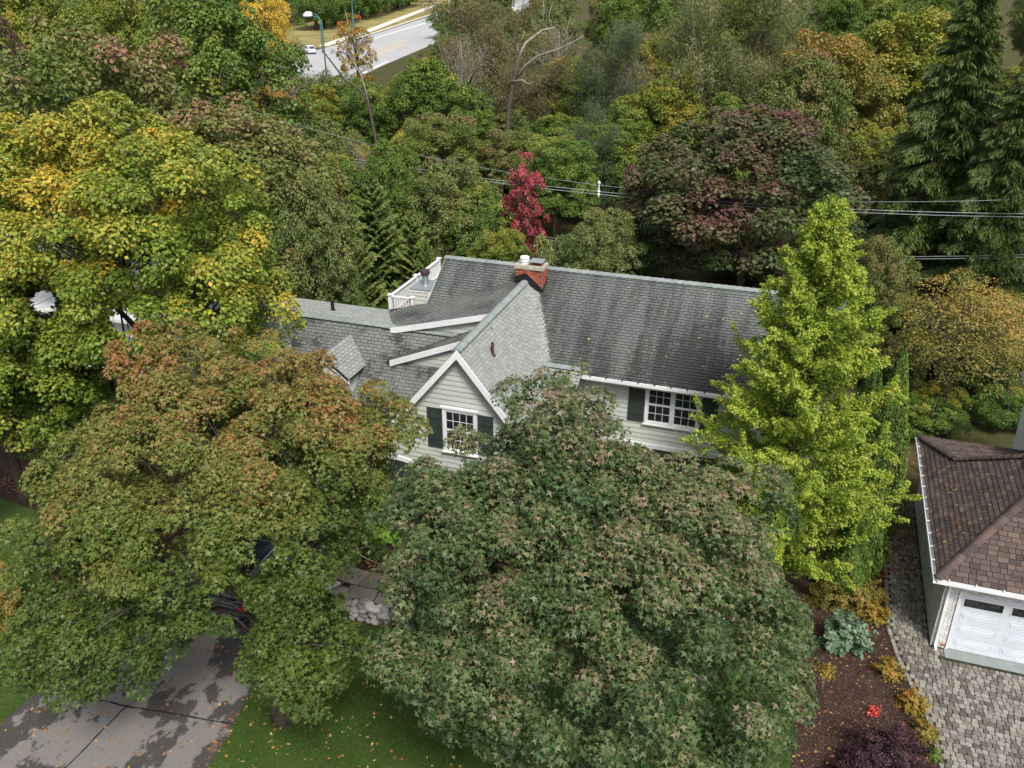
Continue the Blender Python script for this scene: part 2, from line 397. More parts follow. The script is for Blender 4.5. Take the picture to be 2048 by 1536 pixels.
def joint(path, w):
    g = Geo()
    pts = []
    for (a, b), (c, d) in zip(path[:-1], path[1:]):
        n = max(2, int(math.hypot(c - a, d - b) / 0.25))
        pts += [(a + (c - a) * i / n + rj.uniform(-0.012, 0.012), b + (d - b) * i / n + rj.uniform(-0.012, 0.012)) for i in range(n)]
    pts.append(path[-1])
    for p, q in zip(pts[:-1], pts[1:]):
        dx, dy = q[0] - p[0], q[1] - p[1]; l = math.hypot(dx, dy) + 1e-9
        ox, oy = -dy / l * w * rj.uniform(0.35, 0.6), dx / l * w * rj.uniform(0.35, 0.6)
        g.poly([UV(p[0] - ox, p[1] - oy, 0.014), UV(q[0] - ox, q[1] - oy, 0.014), UV(q[0] + ox, q[1] + oy, 0.014), UV(p[0] + ox, p[1] + oy, 0.014)])
    g.build('expansion_joint', MAT['tar'], driveway)
joint([(-20.0, 14.75), (-17.1, 14.95), (-13.6, 15.4)], 0.055)
joint([(-17.1, 14.95), (-17.15, 9)], 0.05)
joint([(-17.1, 14.95), (-16.5, 16.0)], 0.03)
sheet('mulch_bed', [(1.46, 15), (5.6, 15), (5.65, 20.2), (5.45, 21.6), (5.15, 22.6), (4.65, 24.3), (4.4, 25.6), (4.45, 28.6), (4.4, 34), (-0.6, 34), (-0.6, 30), (1.5, 25.5)], 0.008, MAT['mulch'])
sheet('side_mulch_bed', [(-36, 23.0), (-27.4, 22.2), (-26.0, 20.5), (-21.5, 16.5), (-20.06, 15.0), (-20.06, 26), (-22, 30), (-36, 31)], 0.012, MAT['mulch'])
sheet('apron', [(5.80, 24.92), (12.0, 24.92), (12.0, 25.5), (5.80, 25.5)], 0.020, MAT['apron'])

# far road beyond the woods
def rl(x0, Y0, x1, Y1): return (x0, Y0), (x1, Y1)
road = sheet('road', [(-66, 120), (-34, 120), at_z(728, 149)[:2], at_z(764, 132)[:2], at_z(862, 90)[:2], (2, 345), (22, 520), (-3, 520), (-25, 345), (-38.5, 236), (-46, 200), (-75, 190)], 0.010, MAT['asphalt_far'], False)
def strip(name, a, b, w, z, mat, parent=None, kind='structure'):
    d = Vector((b[0] - a[0], b[1] - a[1])); d.normalize(); n = Vector((-d.y, d.x)) * w / 2
    return sheet(name, [(a[0] - n.x, a[1] - n.y), (b[0] - n.x, b[1] - n.y), (b[0] + n.x, b[1] + n.y), (a[0] + n.x, a[1] + n.y)], z, mat, False, parent, kind)
strip('edge_line', (-35.2, 238), (-24.4, 306), 0.45, 0.022, MAT['line_white'], road, None)
strip('centre_line', (-31.6, 180), (-25.4, 225), 0.45, 0.022, MAT['line_yellow'], road, None)
strip('centre_line', (-30.2, 206), (-25.6, 238), 0.35, 0.022, MAT['line_yellow'], road, None)
strip('edge_line', at_z(722, 148)[:2], at_z(775, 123)[:2], 0.40, 0.022, MAT['line_white'], road, None)
Geo().prism([(-40.3, 230, 0), (-39.5, 230, 0), (-26.0, 345, 0), (-26.8, 345, 0)], (0, 0, 0.15)).build('kerb', MAT['walk'], road)
sheet('verge', [(-70, 206), (-42.5, 218), (-40.3, 230), (-26.8, 345), (-12, 470), (-60, 470), (-60, 330), (-66, 240)], 0.006, MAT['verge'], False)
sheet('sidewalk', [(-45.0, 222), (-42.6, 221), (-38.2, 262), (-31.2, 366), (-20, 470), (-23, 470), (-33.8, 370), (-41.0, 262)], 0.03, MAT['walk'], False)
sheet('path', [(4.5, 88), (10.6, 89.5), (10.4, 92.2), (4.8, 91.2)], 0.012, MAT['walk'], False)

# ------------------------------------------------------------------ roof building
class Plane:
    def __init__(s, u0, v0, z0, gu, gv):
        s.p = (u0, v0, z0, gu, gv)
        s.n = Vector((-gu, -gv, 1)).normalized()
        s.d = Vector((-gu, -gv, -(gu * gu + gv * gv))).normalized()
        s.a = s.d.cross(s.n)
    def z(s, u, v):
        p = s.p; return p[2] + p[3] * (u - p[0]) + p[4] * (v - p[1])
    def P(s, u, v): return Vector((u, v, s.z(u, v)))
def clip(poly, inside, cut):
    out = []
    for i, p in enumerate(poly):
        q = poly[(i + 1) % len(poly)]
        a, b = inside(p), inside(q)
        if a >= 0: out.append(p)
        if (a >= 0) != (b >= 0):
            t = a / (a - b); out.append((p[0] + (q[0] - p[0]) * t, p[1] + (q[1] - p[1]) * t))
    return out
def clip_convex(poly, hull):
    area = sum(hull[i][0] * hull[(i + 1) % len(hull)][1] - hull[(i + 1) % len(hull)][0] * hull[i][1] for i in range(len(hull)))
    sgn = 1 if area > 0 else -1
    for i in range(len(hull)):
        a, b = hull[i], hull[(i + 1) % len(hull)]
        poly = clip(poly, lambda p: sgn * ((b[0] - a[0]) * (p[1] - a[1]) - (b[1] - a[1]) * (p[0] - a[0])), None)
        if len(poly) < 3: return []
    return poly
TAB_MESH = {}
def edge_dark(me):                          # black asphalt edges, with dirt and the shade below each butt painted in
    me.materials.append(MAT['edge'])
    me.polygons.foreach_set('material_index', me_side(me))
def me_side(me):                            # the top face of each piece comes first, then its side faces
    tot = np.empty(len(me.polygons), np.int32); me.polygons.foreach_get('loop_total', tot)
    idx = np.zeros(len(tot), np.int32); i = 0
    while i < len(tot):
        k = tot[i]; idx[i + 1:i + 1 + k] = 1; i += 1 + k
    return idx
def shingled(name, root, org, pl, polys, mat, e=0.14, w=0.30, th=0.028, keep=None, deform=None, seed=1, single=None, randw=False, deck_polys=None, n_single=0):
    rng = random.Random(seed)
    g0 = Geo(org)
    for poly in (deck_polys or polys):
        top = [tuple(pl.P(u, v) - pl.n * 0.006) for u, v in poly]
        if deform: top = [(p[0], p[1], p[2] - 0.05) for p in top]
        g0.prism([(p[0], p[1], p[2] - 0.12) for p in top], (0, 0, 0.12))
    part = g0.build(name, MAT['deck_dark'], root)
    base = Vector((pl.p[0], pl.p[1], pl.p[2]))
    g = Geo(org); singles = []
    for poly in polys:
        st = []
        for u, v in poly:
            q = pl.P(u, v) - base; st.append((q.dot(pl.a), q.dot(pl.d)))
        smin, smax = min(s for s, t in st), max(s for s, t in st)
        tmin, tmax = min(t for s, t in st), max(t for s, t in st)
        k0, k1 = math.floor(tmin / e), math.ceil(tmax / e)
        for k in range(k0, k1):
            s = smin - w * (0.5 if k % 2 else 0.0) - rng.uniform(0, 0.06)
            while s < smax:
                ww = w * rng.uniform(0.55, 1.35) if randw else w
                s0, s1 = s + 0.006, s + ww - 0.012
                s += ww
                t0, t1 = k * e, k * e + e
                quad = [(s0, t0), (s1, t0), (s1, t1), (s0, t1)]
                c = clip_convex(quad, st)
                if len(c) < 3: continue
                cx = sum(p[0] for p in c) / len(c); cy = sum(p[1] for p in c) / len(c)
                C3 = base + pl.a * cx + pl.d * cy
                if keep and not keep(C3.x, C3.y, C3.z): continue
                lift = rng.uniform(-0.002, 0.004)
                full = len(c) == 4 and abs((s1 - s0) * e - abs(sum(c[i][0] * c[(i + 1) % 4][1] - c[(i + 1) % 4][0] * c[i][1] for i in range(4)) / 2)) < 1e-5
                if single and full and not randw and single(C3.x, C3.y):
                    singles.append((s0, t0, lift)); continue
                if single and full and randw and single(C3.x, C3.y):
                    singles.append((s0, t0, lift, s1 - s0)); continue
                up = []
                for p in c:
                    h = 0.003 + (th + lift) * (p[1] - t0) / e
                    q = base + pl.a * p[0] + pl.d * p[1] + pl.n * h
                    if deform: q.z += deform(q.x, q.y)
                    up.append(q)
                lo = [q - pl.n * (th + 0.01) for q in up]
                b = len(g.V); n = len(up)
                g.V += [tuple(q) for q in up] + [tuple(q) for q in lo]
                g.F.append(tuple(range(b, b + n)))
                for i in range(n):
                    j = (i + 1) % n; g.F.append((b + i, b + n + i, b + n + j, b + j))
    fo = g.build('shingle_field', mat, part); fo['kind'] = 'stuff'
    edge_dark(fo.data)
    if singles:
        cd = Vector((0 * CT, 0, CAM_H))
        def dist(x):
            q = base + pl.a * x[0] + pl.d * x[1]; P = UV(q.x, q.y, q.z); return (Vector(P) - cd).length
        singles.sort(key=dist)
        rest = singles[n_single:]; singles = singles[:n_single]
        R = Matrix((pl.a, pl.d, pl.n)).transposed().to_4x4()
        def tab(width):
            key = (mat.name, round(width, 2), e)
            if key not in TAB_MESH:
                ww = round(width, 2); h0, h1 = 0.003, 0.003 + th
                q = Geo(); up = [(0, 0, h0), (ww, 0, h0), (ww, e, h1), (0, e, h1)]
                q.V = up + [(p[0], p[1], p[2] - th - 0.01) for p in up]
                q.F = [(0, 1, 2, 3)] + [(i, 4 + i, 4 + (i + 1) % 4, (i + 1) % 4) for i in range(4)]
                TAB_MESH[key] = q.mesh('shingle', mat); edge_dark(TAB_MESH[key])
            return TAB_MESH[key]
        for x in singles:
            o = link('shingle', tab(x[3] if randw else w - 0.012), part)
            q = base + pl.a * x[0] + pl.d * x[1] + pl.n * x[2] * 0.3 - Vector(org)
            o.matrix_local = Matrix.Translation(q) @ R
        if rest:
            g = Geo(org)
            for x in rest:
                ww = x[3] if randw else w - 0.012
                up = [base + pl.a * (x[0] + i) + pl.d * (x[1] + j) + pl.n * h for i, j, h in ((0, 0, 0.003), (ww, 0, 0.003), (ww, e, 0.003 + th), (0, e, 0.003 + th))]
                b = len(g.V); g.V += [tuple(q) for q in up] + [tuple(q - pl.n * (th + 0.01)) for q in up]
                g.F += [(b, b + 1, b + 2, b + 3)] + [(b + i, b + 4 + i, b + 4 + (i + 1) % 4, b + (i + 1) % 4) for i in range(4)]
            fo = g.build('shingle_course', mat, part); fo['kind'] = 'stuff'; edge_dark(fo.data)
    return part
def ridge_caps(part, org, p, q, mat, step=0.28, w=0.16, h=0.075, name='ridge_cap'):
    p, q = Vector(p), Vector(q); d = q - p; n = max(1, int(round(d.length / step))); sl = d.length / n
    key = ('cap', mat.name, round(sl, 3), w, h)
    if key not in TAB_MESH:
        g = Geo(); k = 7; rings = []
        for x, up in ((-0.02, 0.0), (sl * 0.98, 0.022)):
            ring = []
            for i in range(k):
                a = math.pi * (i / (k - 1)); ring.append((x, math.cos(a) * w, math.sin(a) * h + up - 0.03 * abs(math.cos(a))))
            rings.append(ring)
        g.V = rings[0] + rings[1]
        g.F = [(i, i + 1, k + i + 1, k + i) for i in range(k - 1)] + [tuple(range(k, 2 * k)), tuple(range(k - 1, -1, -1))]
        TAB_MESH[key] = g.mesh('ridge_cap', mat)
    X = d.normalized(); Y = Vector((0, 0, 1)).cross(X).normalized(); Z = X.cross(Y)
    R = Matrix((X, Y, Z)).transposed().to_4x4()
    for i in range(n):
        o = link(name, TAB_MESH[key], part)
        o.matrix_local = Matrix.Translation(p + X * (sl * i) - Vector(org)) @ R

def siding(wall, org, poly, v, e=0.2, mat=None):
    zs = [p[1] for p in poly]; z = min(zs)
    while z < max(zs) - 0.01:
        c = clip(clip(poly, lambda p: p[1] - z, None), lambda p: z + e - p[1], None)
        if len(c) >= 3:
            g = Geo(org); n = len(c)
            fr = [(p[0], v - 0.036 + 0.030 * (p[1] - z) / e, p[1]) for p in c]; bk = [(p[0], v + 0.01, p[1]) for p in c]
            g.V = fr + bk
            g.F = [tuple(range(n))] + [(i, (i + 1) % n, n + (i + 1) % n, n + i) for i in range(n)]
            g.build('siding_board', mat or MAT['siding'], wall)
        z += e
def window(root, org, v, u0, u1, z0, z1, units, cols, rows, head=True):
    t = 0.10
    g = Geo(org)
    g.box(u0, u0 + t, v - 0.075, v, z0, z1).box(u1 - t, u1, v - 0.075, v, z0, z1)
    g.box(u0 + t, u1 - t, v - 0.075, v, z1 - t, z1).box(u0 + t, u1 - t, v - 0.075, v, z0, z0 + t * 0.8)
    wd = (u1 - u0 - 2 * t - (units - 1) * t) / units
    for i in range(1, units):
        a = u0 + t + i * wd + (i - 1) * t; g.box(a, a + t, v - 0.075, v, z0 + t * 0.8, z1 - t)
    win = g.build('window', MAT['white'], root)
    Geo(org).box(u0 - 0.05, u1 + 0.05, v - 0.13, v, z0 - 0.05, z0 - 0.002).build('sill', MAT['white'], win)
    if head: Geo(org).box(u0 - 0.07, u1 + 0.07, v - 0.12, v, z1 + 0.002, z1 + 0.07).build('head_cap', MAT['white'], win)
    for i in range(units):
        a = u0 + t + i * (wd + t); zm = (z0 + z1) / 2
        for b, (p0, p1) in enumerate(((z0 + t * 0.8, zm), (zm, z1 - t))):
            dv = 0.012 if b == 0 else 0.024
            s = Geo(org); f = 0.045
            s.box(a, a + f, v - dv - 0.028, v - dv, p0, p1).box(a + wd - f, a + wd, v - dv - 0.028, v - dv, p0, p1)
            s.box(a + f, a + wd - f, v - dv - 0.028, v - dv, p0, p0 + f).box(a + f, a + wd - f, v - dv - 0.028, v - dv, p1 - f, p1)
            cw, rh = (wd - 2 * f) / cols, (p1 - p0 - 2 * f) / rows
            for c in range(1, cols): s.box(a + f + c * cw - 0.009, a + f + c * cw + 0.009, v - dv - 0.024, v - dv, p0 + f, p1 - f)
            for r in range(1, rows): s.box(a + f, a + wd - f, v - dv - 0.022, v - dv, p0 + f + r * rh - 0.009, p0 + f + r * rh + 0.009)
            s.build('sash', MAT['white'], win)
            for c in range(cols):
                for r in range(rows):
                    Geo(org).box(a + f + c * cw + 0.011, a + f + (c + 1) * cw - 0.011, v - dv - 0.012, v - dv - 0.004, p0 + f + r * rh + 0.011, p0 + f + (r + 1) * rh - 0.011).build('pane', MAT['glass'], win)
    return win
def shutter(root, org, v, u0, u1, z0, z1):
    s = Geo(org).box(u0, u1, v - 0.04, v, z0, z1).build('shutter', MAT['shutter'], root)
    n = 5; w = (u1 - u0) / n
    for i in range(n):
        Geo(org).box(u0 + i * w + 0.008, u0 + (i + 1) * w - 0.008, v - 0.055, v - 0.04, z0 + 0.005, z1 - 0.005).build('board', MAT['shutter'], s)
    for z in (z0 + (z1 - z0) * 0.2, z0 + (z1 - z0) * 0.76):
        Geo(org).box(u0 + 0.02, u1 - 0.02, v - 0.075, v - 0.055, z, z + 0.1).build('batten', MAT['shutter'], s)

# ------------------------------------------------------------------ the sage house
HO = (-8.0, 32.0, 0.0)
house = empty('house', UV(*HO), -TH)
tag(house, 'sage green sided house with stained grey shingle roofs and a red brick chimney', 'house')
PM = Plane(0, 30.75, 5.4, 0, 0.61)
PA = Plane(-11, 0, 7.6, -1.25, 0)
P0_ = Plane(-11, 0, 7.6, 1.2, 0)
P1 = Plane(-11, 0, 7.6, 0.27, 0)
P2 = Plane(-11.97, 0, 6.72, 0.41, 0)
W1 = Plane(0, 30, 6.45, 0, 1.0)
W2 = Plane(0, 30, 6.45, 0, -0.17)
def a_bump(u, v):
    k, c = 0.33, 0.14
    x = (PM.z(u, v) - PA.z(u, v) - c) / k
    return k * math.log1p(math.exp(min(30, x)))
def a_surf(u, v): return PA.z(u, v) + a_bump(u, v)
# solid bodies behind the cladding
def wallbox(name, *b): return Geo(HO).box(*b).build(name, MAT['siding'], house)
Geo(HO).prism([(-14.9, 31.15, 0), (1.3, 31.15, 0), (1.3, 31.15, 5.25), (-14.9, 31.15, 5.25)], (0, 7.2, 0)).build('wall', MAT['siding'], house)
gw = Geo(HO).prism([(-14.85, 26.5, 0), (-8.7, 26.5, 0), (-8.7, 26.5, 4.6), (-11, 26.5, 7.45), (-14.85, 26.5, 2.75)], (0, 0.15, 0)).build('gable_wall', MAT['siding'], house)
Geo(HO).box(-8.85, -8.7, 26.65, 31.1, 0, 4.5).build('side_wall', MAT['siding'], house)
Geo(HO).box(-14.85, -14.7, 26.65, 31.1, 0, 2.7).build('side_wall', MAT['siding'], house)
Geo(HO).box(-21.3, -14.95, 27.2, 32.4, 0, 3.6).build('wing_wall', MAT['siding'], house)
siding(gw, HO, [(-14.83, 2.7), (-8.7, 2.7), (-8.7, 4.58), (-11, 7.42), (-14.83, 2.74)], 26.5)
mw = Geo(HO).box(-8.5, 1.3, 31.11, 31.14, 2.46, 5.25).build('front_wall', MAT['siding'], house)
siding(mw, HO, [(-8.5, 2.46), (1.3, 2.46), (1.3, 5.2), (-8.5, 5.2)], 31.11)
Geo(HO).box(-7.6, 1.35, 30.98, 31.12, 2.28, 2.455).build('band_board', MAT['white'], house)
Geo(HO).box(-7.4, 1.2, 31.02, 31.10, 0.2, 2.25).build('porch_shade_panel', MAT['shutter'], house)  # dark panel on the wall: shade under the porch put into its colour
# roofs
def near_front(u, v): return v < 32.5
rf = shingled('main_roof', house, HO, PM, [[(-15.0, 30.55), (1.6, 30.55), (1.6, 34.85), (-15.0, 34.85)]], MAT['roof_main'], seed=3,
              keep=lambda u, v, z: not ((u > -11 and a_surf(u, v) > z + 0.30) or (u <= -11 and P1.z(u, v) > z + 0.25)))
Geo(HO).prism([(-15, 34.85, 7.78), (1.6, 34.85, 7.78), (1.6, 39.0, 5.25), (-15, 39.0, 5.25)], (0, 0, 0.12)).build('rear_roof', MAT['roof_dark'], house)
Geo(HO).prism([(-14.9, 31.2, 5.2), (-14.9, 38.4, 5.2), (-14.9, 34.85, 7.7)], (0.15, 0, 0)).build('end_wall', MAT['siding'], house)
Geo(HO).prism([(1.15, 31.2, 5.2), (1.15, 38.4, 5.2), (1.15, 34.85, 7.7)], (0.15, 0, 0)).build('end_wall', MAT['siding'], house)
for a, b in ((-15.02, 1.62),):
    ridge_caps(rf, HO, (a, 34.87, 7.915), (b, 34.87, 7.915), MAT['cap'])
ra = shingled('gable_roof', house, HO, PA, [[(-11, 26.2), (-8.3, 26.2), (-8.3, 30.6), (-11, 30.6)], [(-11, 30.6), (-7.4, 30.6), (-7.4, 34.5), (-11, 34.5)]], MAT['roof_light'], seed=4,
              keep=lambda u, v, z: PM.z(u, v) - z < 1.5, deform=a_bump, single=lambda u, v: v < 30.0 and u < -8.4 and a_bump(u, v) < 0.004, n_single=300, deck_polys=[[(-11, 26.2), (-8.3, 26.2), (-8.3, 30.6), (-11, 30.6)], [(-11, 30.6), (-9.2, 30.6), (-10.8, 34.0), (-11, 34.0)]])
shingled('gable_left_roof', house, HO, P0_, [[(-15.15, 26.2), (-11, 26.2), (-11, 30), (-15.15, 30)]], MAT['roof_dark'], seed=5)
r1 = shingled('shed_roof', house, HO, P1, [[(-15.0, 29.85), (-11, 29.85), (-11, 34.5), (-15.0, 34.5)], [(-17.5, 29.85), (-15.0, 29.85), (-15.0, 32.7), (-17.5, 32.7)]], MAT['roof_dark'], seed=6,
              keep=lambda u, v, z: PM.z(u, v) - z < 0.25 and (W2.z(u, v) - z < 0.2))
shingled('lower_shed_roof', house, HO, P2, [[(-15.1, 28.85), (-11.6, 28.85), (-11.6, 30), (-15.1, 30)]], MAT['roof_dark'], seed=7,
         keep=lambda u, v, z: W1.z(u, v) - z < 0.1)
D1, D2 = -17.03, -20.2
def under_dormer(u, v, z):
    return any(abs(u - c) < 0.8 and v > 27.6 and 6.05 - 0.8 * abs(u - c) > z + 0.12 for c in (D1, D2))
rw = shingled('wing_front_roof', house, HO, W1, [[(-21.6, 26.75), (-12.2, 26.75), (-12.2, 30), (-21.6, 30)]], MAT['roof_wing'], seed=8,
              keep=lambda u, v, z: not under_dormer(u, v, z) and not (u > -15.1 and P0_.z(u, v) > z + 0.2))
shingled('wing_back_roof', house, HO, W2, [[(-21.6, 30), (-12.5, 30), (-12.5, 32.7), (-21.6, 32.7)]], MAT['roof_light'], seed=9,
         keep=lambda u, v, z: P1.z(u, v) - z < 0.1)
ridge_caps(rw, HO, (-21.6, 30.0, 6.46), (-12.4, 30.0, 6.46), MAT['cap'])
ridge_caps(ra, HO, (-11, 26.2, 7.615), (-11, 33.68, 7.615), MAT['cap'], w=0.17)
Geo(HO).prism([(-21.4, 27.2, 3.0), (-21.4, 32.5, 3.0), (-21.4, 32.5, 5.95), (-21.4, 30, 6.35), (-21.4, 27.2, 3.6)], (0.15, 0, 0)).build('end_wall', MAT['siding'], house)
# cheek walls and white rake boards
def rake(p, q, v, h=0.24, dv=0.05):
    du, dz = q[0] - p[0], q[1] - p[1]
    k = h * math.hypot(1, dz / du)
    Geo(HO).prism([(p[0], v, p[1]), (q[0], v, q[1]), (q[0], v, q[1] - k), (p[0], v, p[1] - k)], (0, dv, 0)).build('rake_board', MAT['white'], house)
c1 = Geo(HO).prism([(-15.25, 30.02, 6.3), (-11.1, 30.02, 6.3), (-11.1, 30.02, 7.5), (-15.25, 30.02, 6.42)], (0, 0.1, 0)).build('cheek_wall', MAT['siding'], house)
siding(c1, HO, [(-15.2, 6.38), (-11.2, 6.38), (-11.2, 7.45), (-15.2, 6.42)], 30.02)
rake((-15.35, P1.z(-15.35, 0) + 0.03), (-11.05, P1.z(-11.05, 0) + 0.03), 29.80, 0.22)
c2 = Geo(HO).prism([(-14.8, 29.02, 5.3), (-11.7, 29.02, 5.3), (-11.7, 29.02, 6.7), (-14.8, 29.02, 5.46)], (0, 0.1, 0)).build('cheek_wall', MAT['siding'], house)
siding(c2, HO, [(-14.75, 5.4), (-11.8, 5.4), (-11.8, 6.6), (-14.75, 5.45)], 29.02)
rake((-14.95, P2.z(-14.95, 0) + 0.03), (-11.7, P2.z(-11.7, 0) + 0.03), 28.80, 0.22)
rake((-15.1, P0_.z(-15.1, 0) + 0.03), (-11.0, 7.63), 26.14, 0.21)
rake((-11.0, 7.63), (-8.35, PA.z(-8.35, 0) + 0.03), 26.14, 0.21)
Geo(HO).prism([(-15.35, 26.22, 2.35), (-14.75, 26.22, 2.35), (-14.75, 26.22, 2.75), (-15.05, 26.22, 2.75)], (0, 0.25, 0)).build('eave_return', MAT['white'], house)
# main roof left rake board, dormers of the wing
Geo(HO).prism([(-15.04, 30.6, 5.05), (-15.04, 34.85, 7.64), (-15.04, 34.85, 7.86), (-15.04, 30.6, 5.27)], (0.035, 0, 0)).build('rake_board', MAT['white'], house)
for c in (D1, D2):
    dr = Plane(c, 0, 6.05, -0.8, 0); dl = Plane(c, 0, 6.05, 0.8, 0)
    kp = lambda u, v, z: W1.z(u, v) - z < 0.1
    shingled('dormer_roof', house, HO, dr, [[(c, 27.35), (c + 1.05, 27.35), (c + 1.05, 28.85), (c, 29.65)]], MAT['roof_light'], seed=11, keep=kp)
    shingled('dormer_roof', house, HO, dl, [[(c - 1.05, 27.35), (c, 27.35), (c, 29.65), (c - 1.05, 28.85)]], MAT['roof_light'], seed=12, keep=kp)
    dw = Geo(HO).prism([(c - 0.9, 27.55, 3.8), (c + 0.9, 27.55, 3.8), (c + 0.9, 27.55, 5.3), (c, 27.55, 5.98), (c - 0.9, 27.55, 5.3)], (0, 1.2, 0)).build('dormer_wall', MAT['siding'], house)
    siding(dw, HO, [(c - 0.9, 4.1), (c + 0.9, 4.1), (c + 0.9, 5.28), (c, 5.95), (c - 0.9, 5.28)], 27.55)
    rake((c - 1.05, 5.19), (c, 6.03), 27.36, 0.16, 0.04); rake((c, 6.03), (c + 1.05, 5.19), 27.36, 0.16, 0.04)
    window(house, HO, 27.52, c - 0.45, c + 0.45, 4.15, 5.25, 1, 3, 2)
# porch roof under the main eave
PQ = Plane(0, 30.5, 5.52, 0, 0.75)
pq = shingled('porch_roof', house, HO, PQ, [[(-10.6, 29.0), (-7.6, 29.0), (-7.6, 30.5), (-10.6, 30.5)]], MAT['roof_light'], seed=13)
ridge_caps(pq, HO, (-10.65, 30.5, 5.52), (-7.6, 30.5, 5.52), MAT['cap'])
Geo(HO).box(-8.7, -7.65, 29.2, 31.1, 0, 4.45).build('porch_wall', MAT['siding'], house)
# windows, shutters, arch
window(house, HO, 26.468, -11.72, -10.39, 3.42, 5.18, 1, 4, 2)
shutter(house, HO, 26.466, -12.33, -11.76, 3.5, 5.1)
shutter(house, HO, 26.466, -10.35, -9.78, 3.5, 5.1)
window(house, HO, 31.078, -5.2, -3.08, 3.36, 5.03, 2, 3, 2, head=False)
shutter(house, HO, 31.076, -5.86, -5.24, 3.38, 4.98)
shutter(house, HO, 31.076, -3.04, -2.42, 3.38, 4.98)
window(house, HO, 31.078, -0.9, 0.2, 3.36, 5.03, 1, 3, 2, head=False)
arch = [(-13.65 + 0.95 * math.cos(t), 2.12 + 0.5 * math.sin(t)) for t in np.linspace(math.pi, 0, 13)]
Geo(HO).prism([(a, 26.46, b) for a, b in [(-14.6, 0.02)] + arch + [(-12.7, 0.02)]][::-1], (0, 0.06, 0)).build('entry_door', MAT['shutter'], house)
ga = Geo(HO); outer = [(-13.65 + 1.12 * math.cos(t), 2.14 + 0.66 * math.sin(t)) for t in np.linspace(math.pi, 0, 13)]
for i in range(12):
    ga.prism([(arch[i][0], 26.42, arch[i][1]), (arch[i + 1][0], 26.42, arch[i + 1][1]), (outer[i + 1][0], 26.42, outer[i + 1][1]), (outer[i][0], 26.42, outer[i][1])], (0, 0.06, 0))
ga.build('arch_trim', MAT['white'], house)
# gutter with hangers
gt = Geo(HO).box(-7.62, 1.7, 30.40, 30.415, 5.17, 5.30).box(-7.62, 1.7, 30.415, 30.53, 5.17, 5.18).build('gutter', MAT['white'], house)
for i in range(15):
    Geo(HO).box(-7.3 + i * 0.62, -7.26 + i * 0.62, 30.395, 30.55, 5.285, 5.315).build('hanger', MAT['black'], gt)
Geo(HO).box(-7.6, 1.6, 30.545, 30.60, 5.05, 5.27).build('fascia', MAT['white'], house)
# chimney
ch = Geo(HO).box(-11.40, -10.24, 33.72, 34.36, 5.6, 8.16).build('chimney', MAT['mortar'], house)
rb = random.Random(8)
def brick_wall(parent, org, u0, u1, z0, z1, v, bl, bh, mat, axis='u', m=0.010, out=0.012, keep=None, field=None):
    r = 0; z = z0
    while z + bh * 0.5 < z1:
        a = u0 - (bl / 2 if r % 2 else 0)
        while a < u1 - 0.01:
            x0, x1 = max(a, u0) + m / 2, min(a + bl, u1) - m / 2
            if x1 - x0 > 0.03 and (keep is None or keep((x0 + x1) / 2, z)):
                o_ = out + rb.uniform(-0.003, 0.003); zz = min(z + bh - m, z1)
                g = field if field is not None else Geo(org)
                if axis == 'u': g.box(x0, x1, v - o_, v + 0.01, z, zz)
                elif axis == 'u-': g.box(v - o_, v + 0.01, x0, x1, z, zz)
                else: g.box(v - 0.01, v + o_, x0, x1, z, zz)
                if field is None: g.build('brick', mat, parent)
            a += bl
        z += bh; r += 1
brick_wall(ch, HO, -11.40, -10.24, 6.3, 8.16, 33.72, 0.21, 0.0735, MAT['brick'], keep=lambda u, z: z > (P1.z(u, 0) if u < -11 else PA.z(u, 0)) + 0.05)
brick_wall(ch, HO, 33.72, 34.36, 6.75, 8.16, -10.24, 0.21, 0.0735, MAT['brick'], axis='v', keep=lambda v, z: z > PM.z(0, v) - 0.1)
Geo(HO).box(-11.46, -10.18, 33.66, 34.42, 8.162, 8.30).build('chimney_crown', MAT['concrete'], ch)
Geo(HO).prism([(-11.43, 33.69, 7.30), (-11.0, 33.69, 7.45), (-10.21, 33.69, 6.60), (-10.21, 33.69, 7.36), (-10.93, 33.69, 7.97), (-11.03, 33.69, 7.97), (-11.43, 33.69, 7.80)], (0, 0.02, 0)).build('flashing', MAT['flashing'], ch)
Geo(HO).prism([(-10.228, 33.70, 7.0), (-10.228, 34.38, 7.4), (-10.228, 34.38, 7.74), (-10.228, 33.70, 7.36)], (0.02, 0, 0)).build('flashing', MAT['flashing'], ch)
Geo(HO).lathe((-11.12, 34.04, 8.30), [(0.17, 0), (0.17, 0.10), (0.2, 0.11), (0.19, 0.17), (0.14, 0.18), (0.14, 0.22), (0.2, 0.23), (0.18, 0.29), (0.05, 0.33)], 20).build('round_flue_cap', MAT['white'], ch)
Geo(HO).box(-10.75, -10.37, 33.86, 34.22, 8.302, 8.40).build('square_flue', MAT['rust'], ch)
g = Geo(HO).box(-10.85, -10.27, 33.76, 34.32, 8.45, 8.48)
for a_, b_ in ((-10.74, 33.87), (-10.41, 33.87), (-10.74, 34.18), (-10.41, 34.18)): g.box(a_, a_ + 0.03, b_, b_ + 0.03, 8.39, 8.46)
g.build('square_flue_lid', MAT['steel'], ch)
# pipes
def pipe(u, v, z, h, r, mat, name='vent_pipe'):
    o = Geo(HO).lathe((u, v, z - 0.05), [(r * 2.1, 0), (r * 2.0, 0.06), (r, 0.1), (r, h), (r * 0.8, h), (r * 0.8, h - 0.03)], 12).build(name, mat, house)
pipe(-18.75, 31.3, W2.z(0, 31.3), 0.5, 0.075, MAT['black'])
pipe(-10.35, 28.0, PA.z(-10.35, 0), 0.52, 0.055, MAT['brown_metal'])
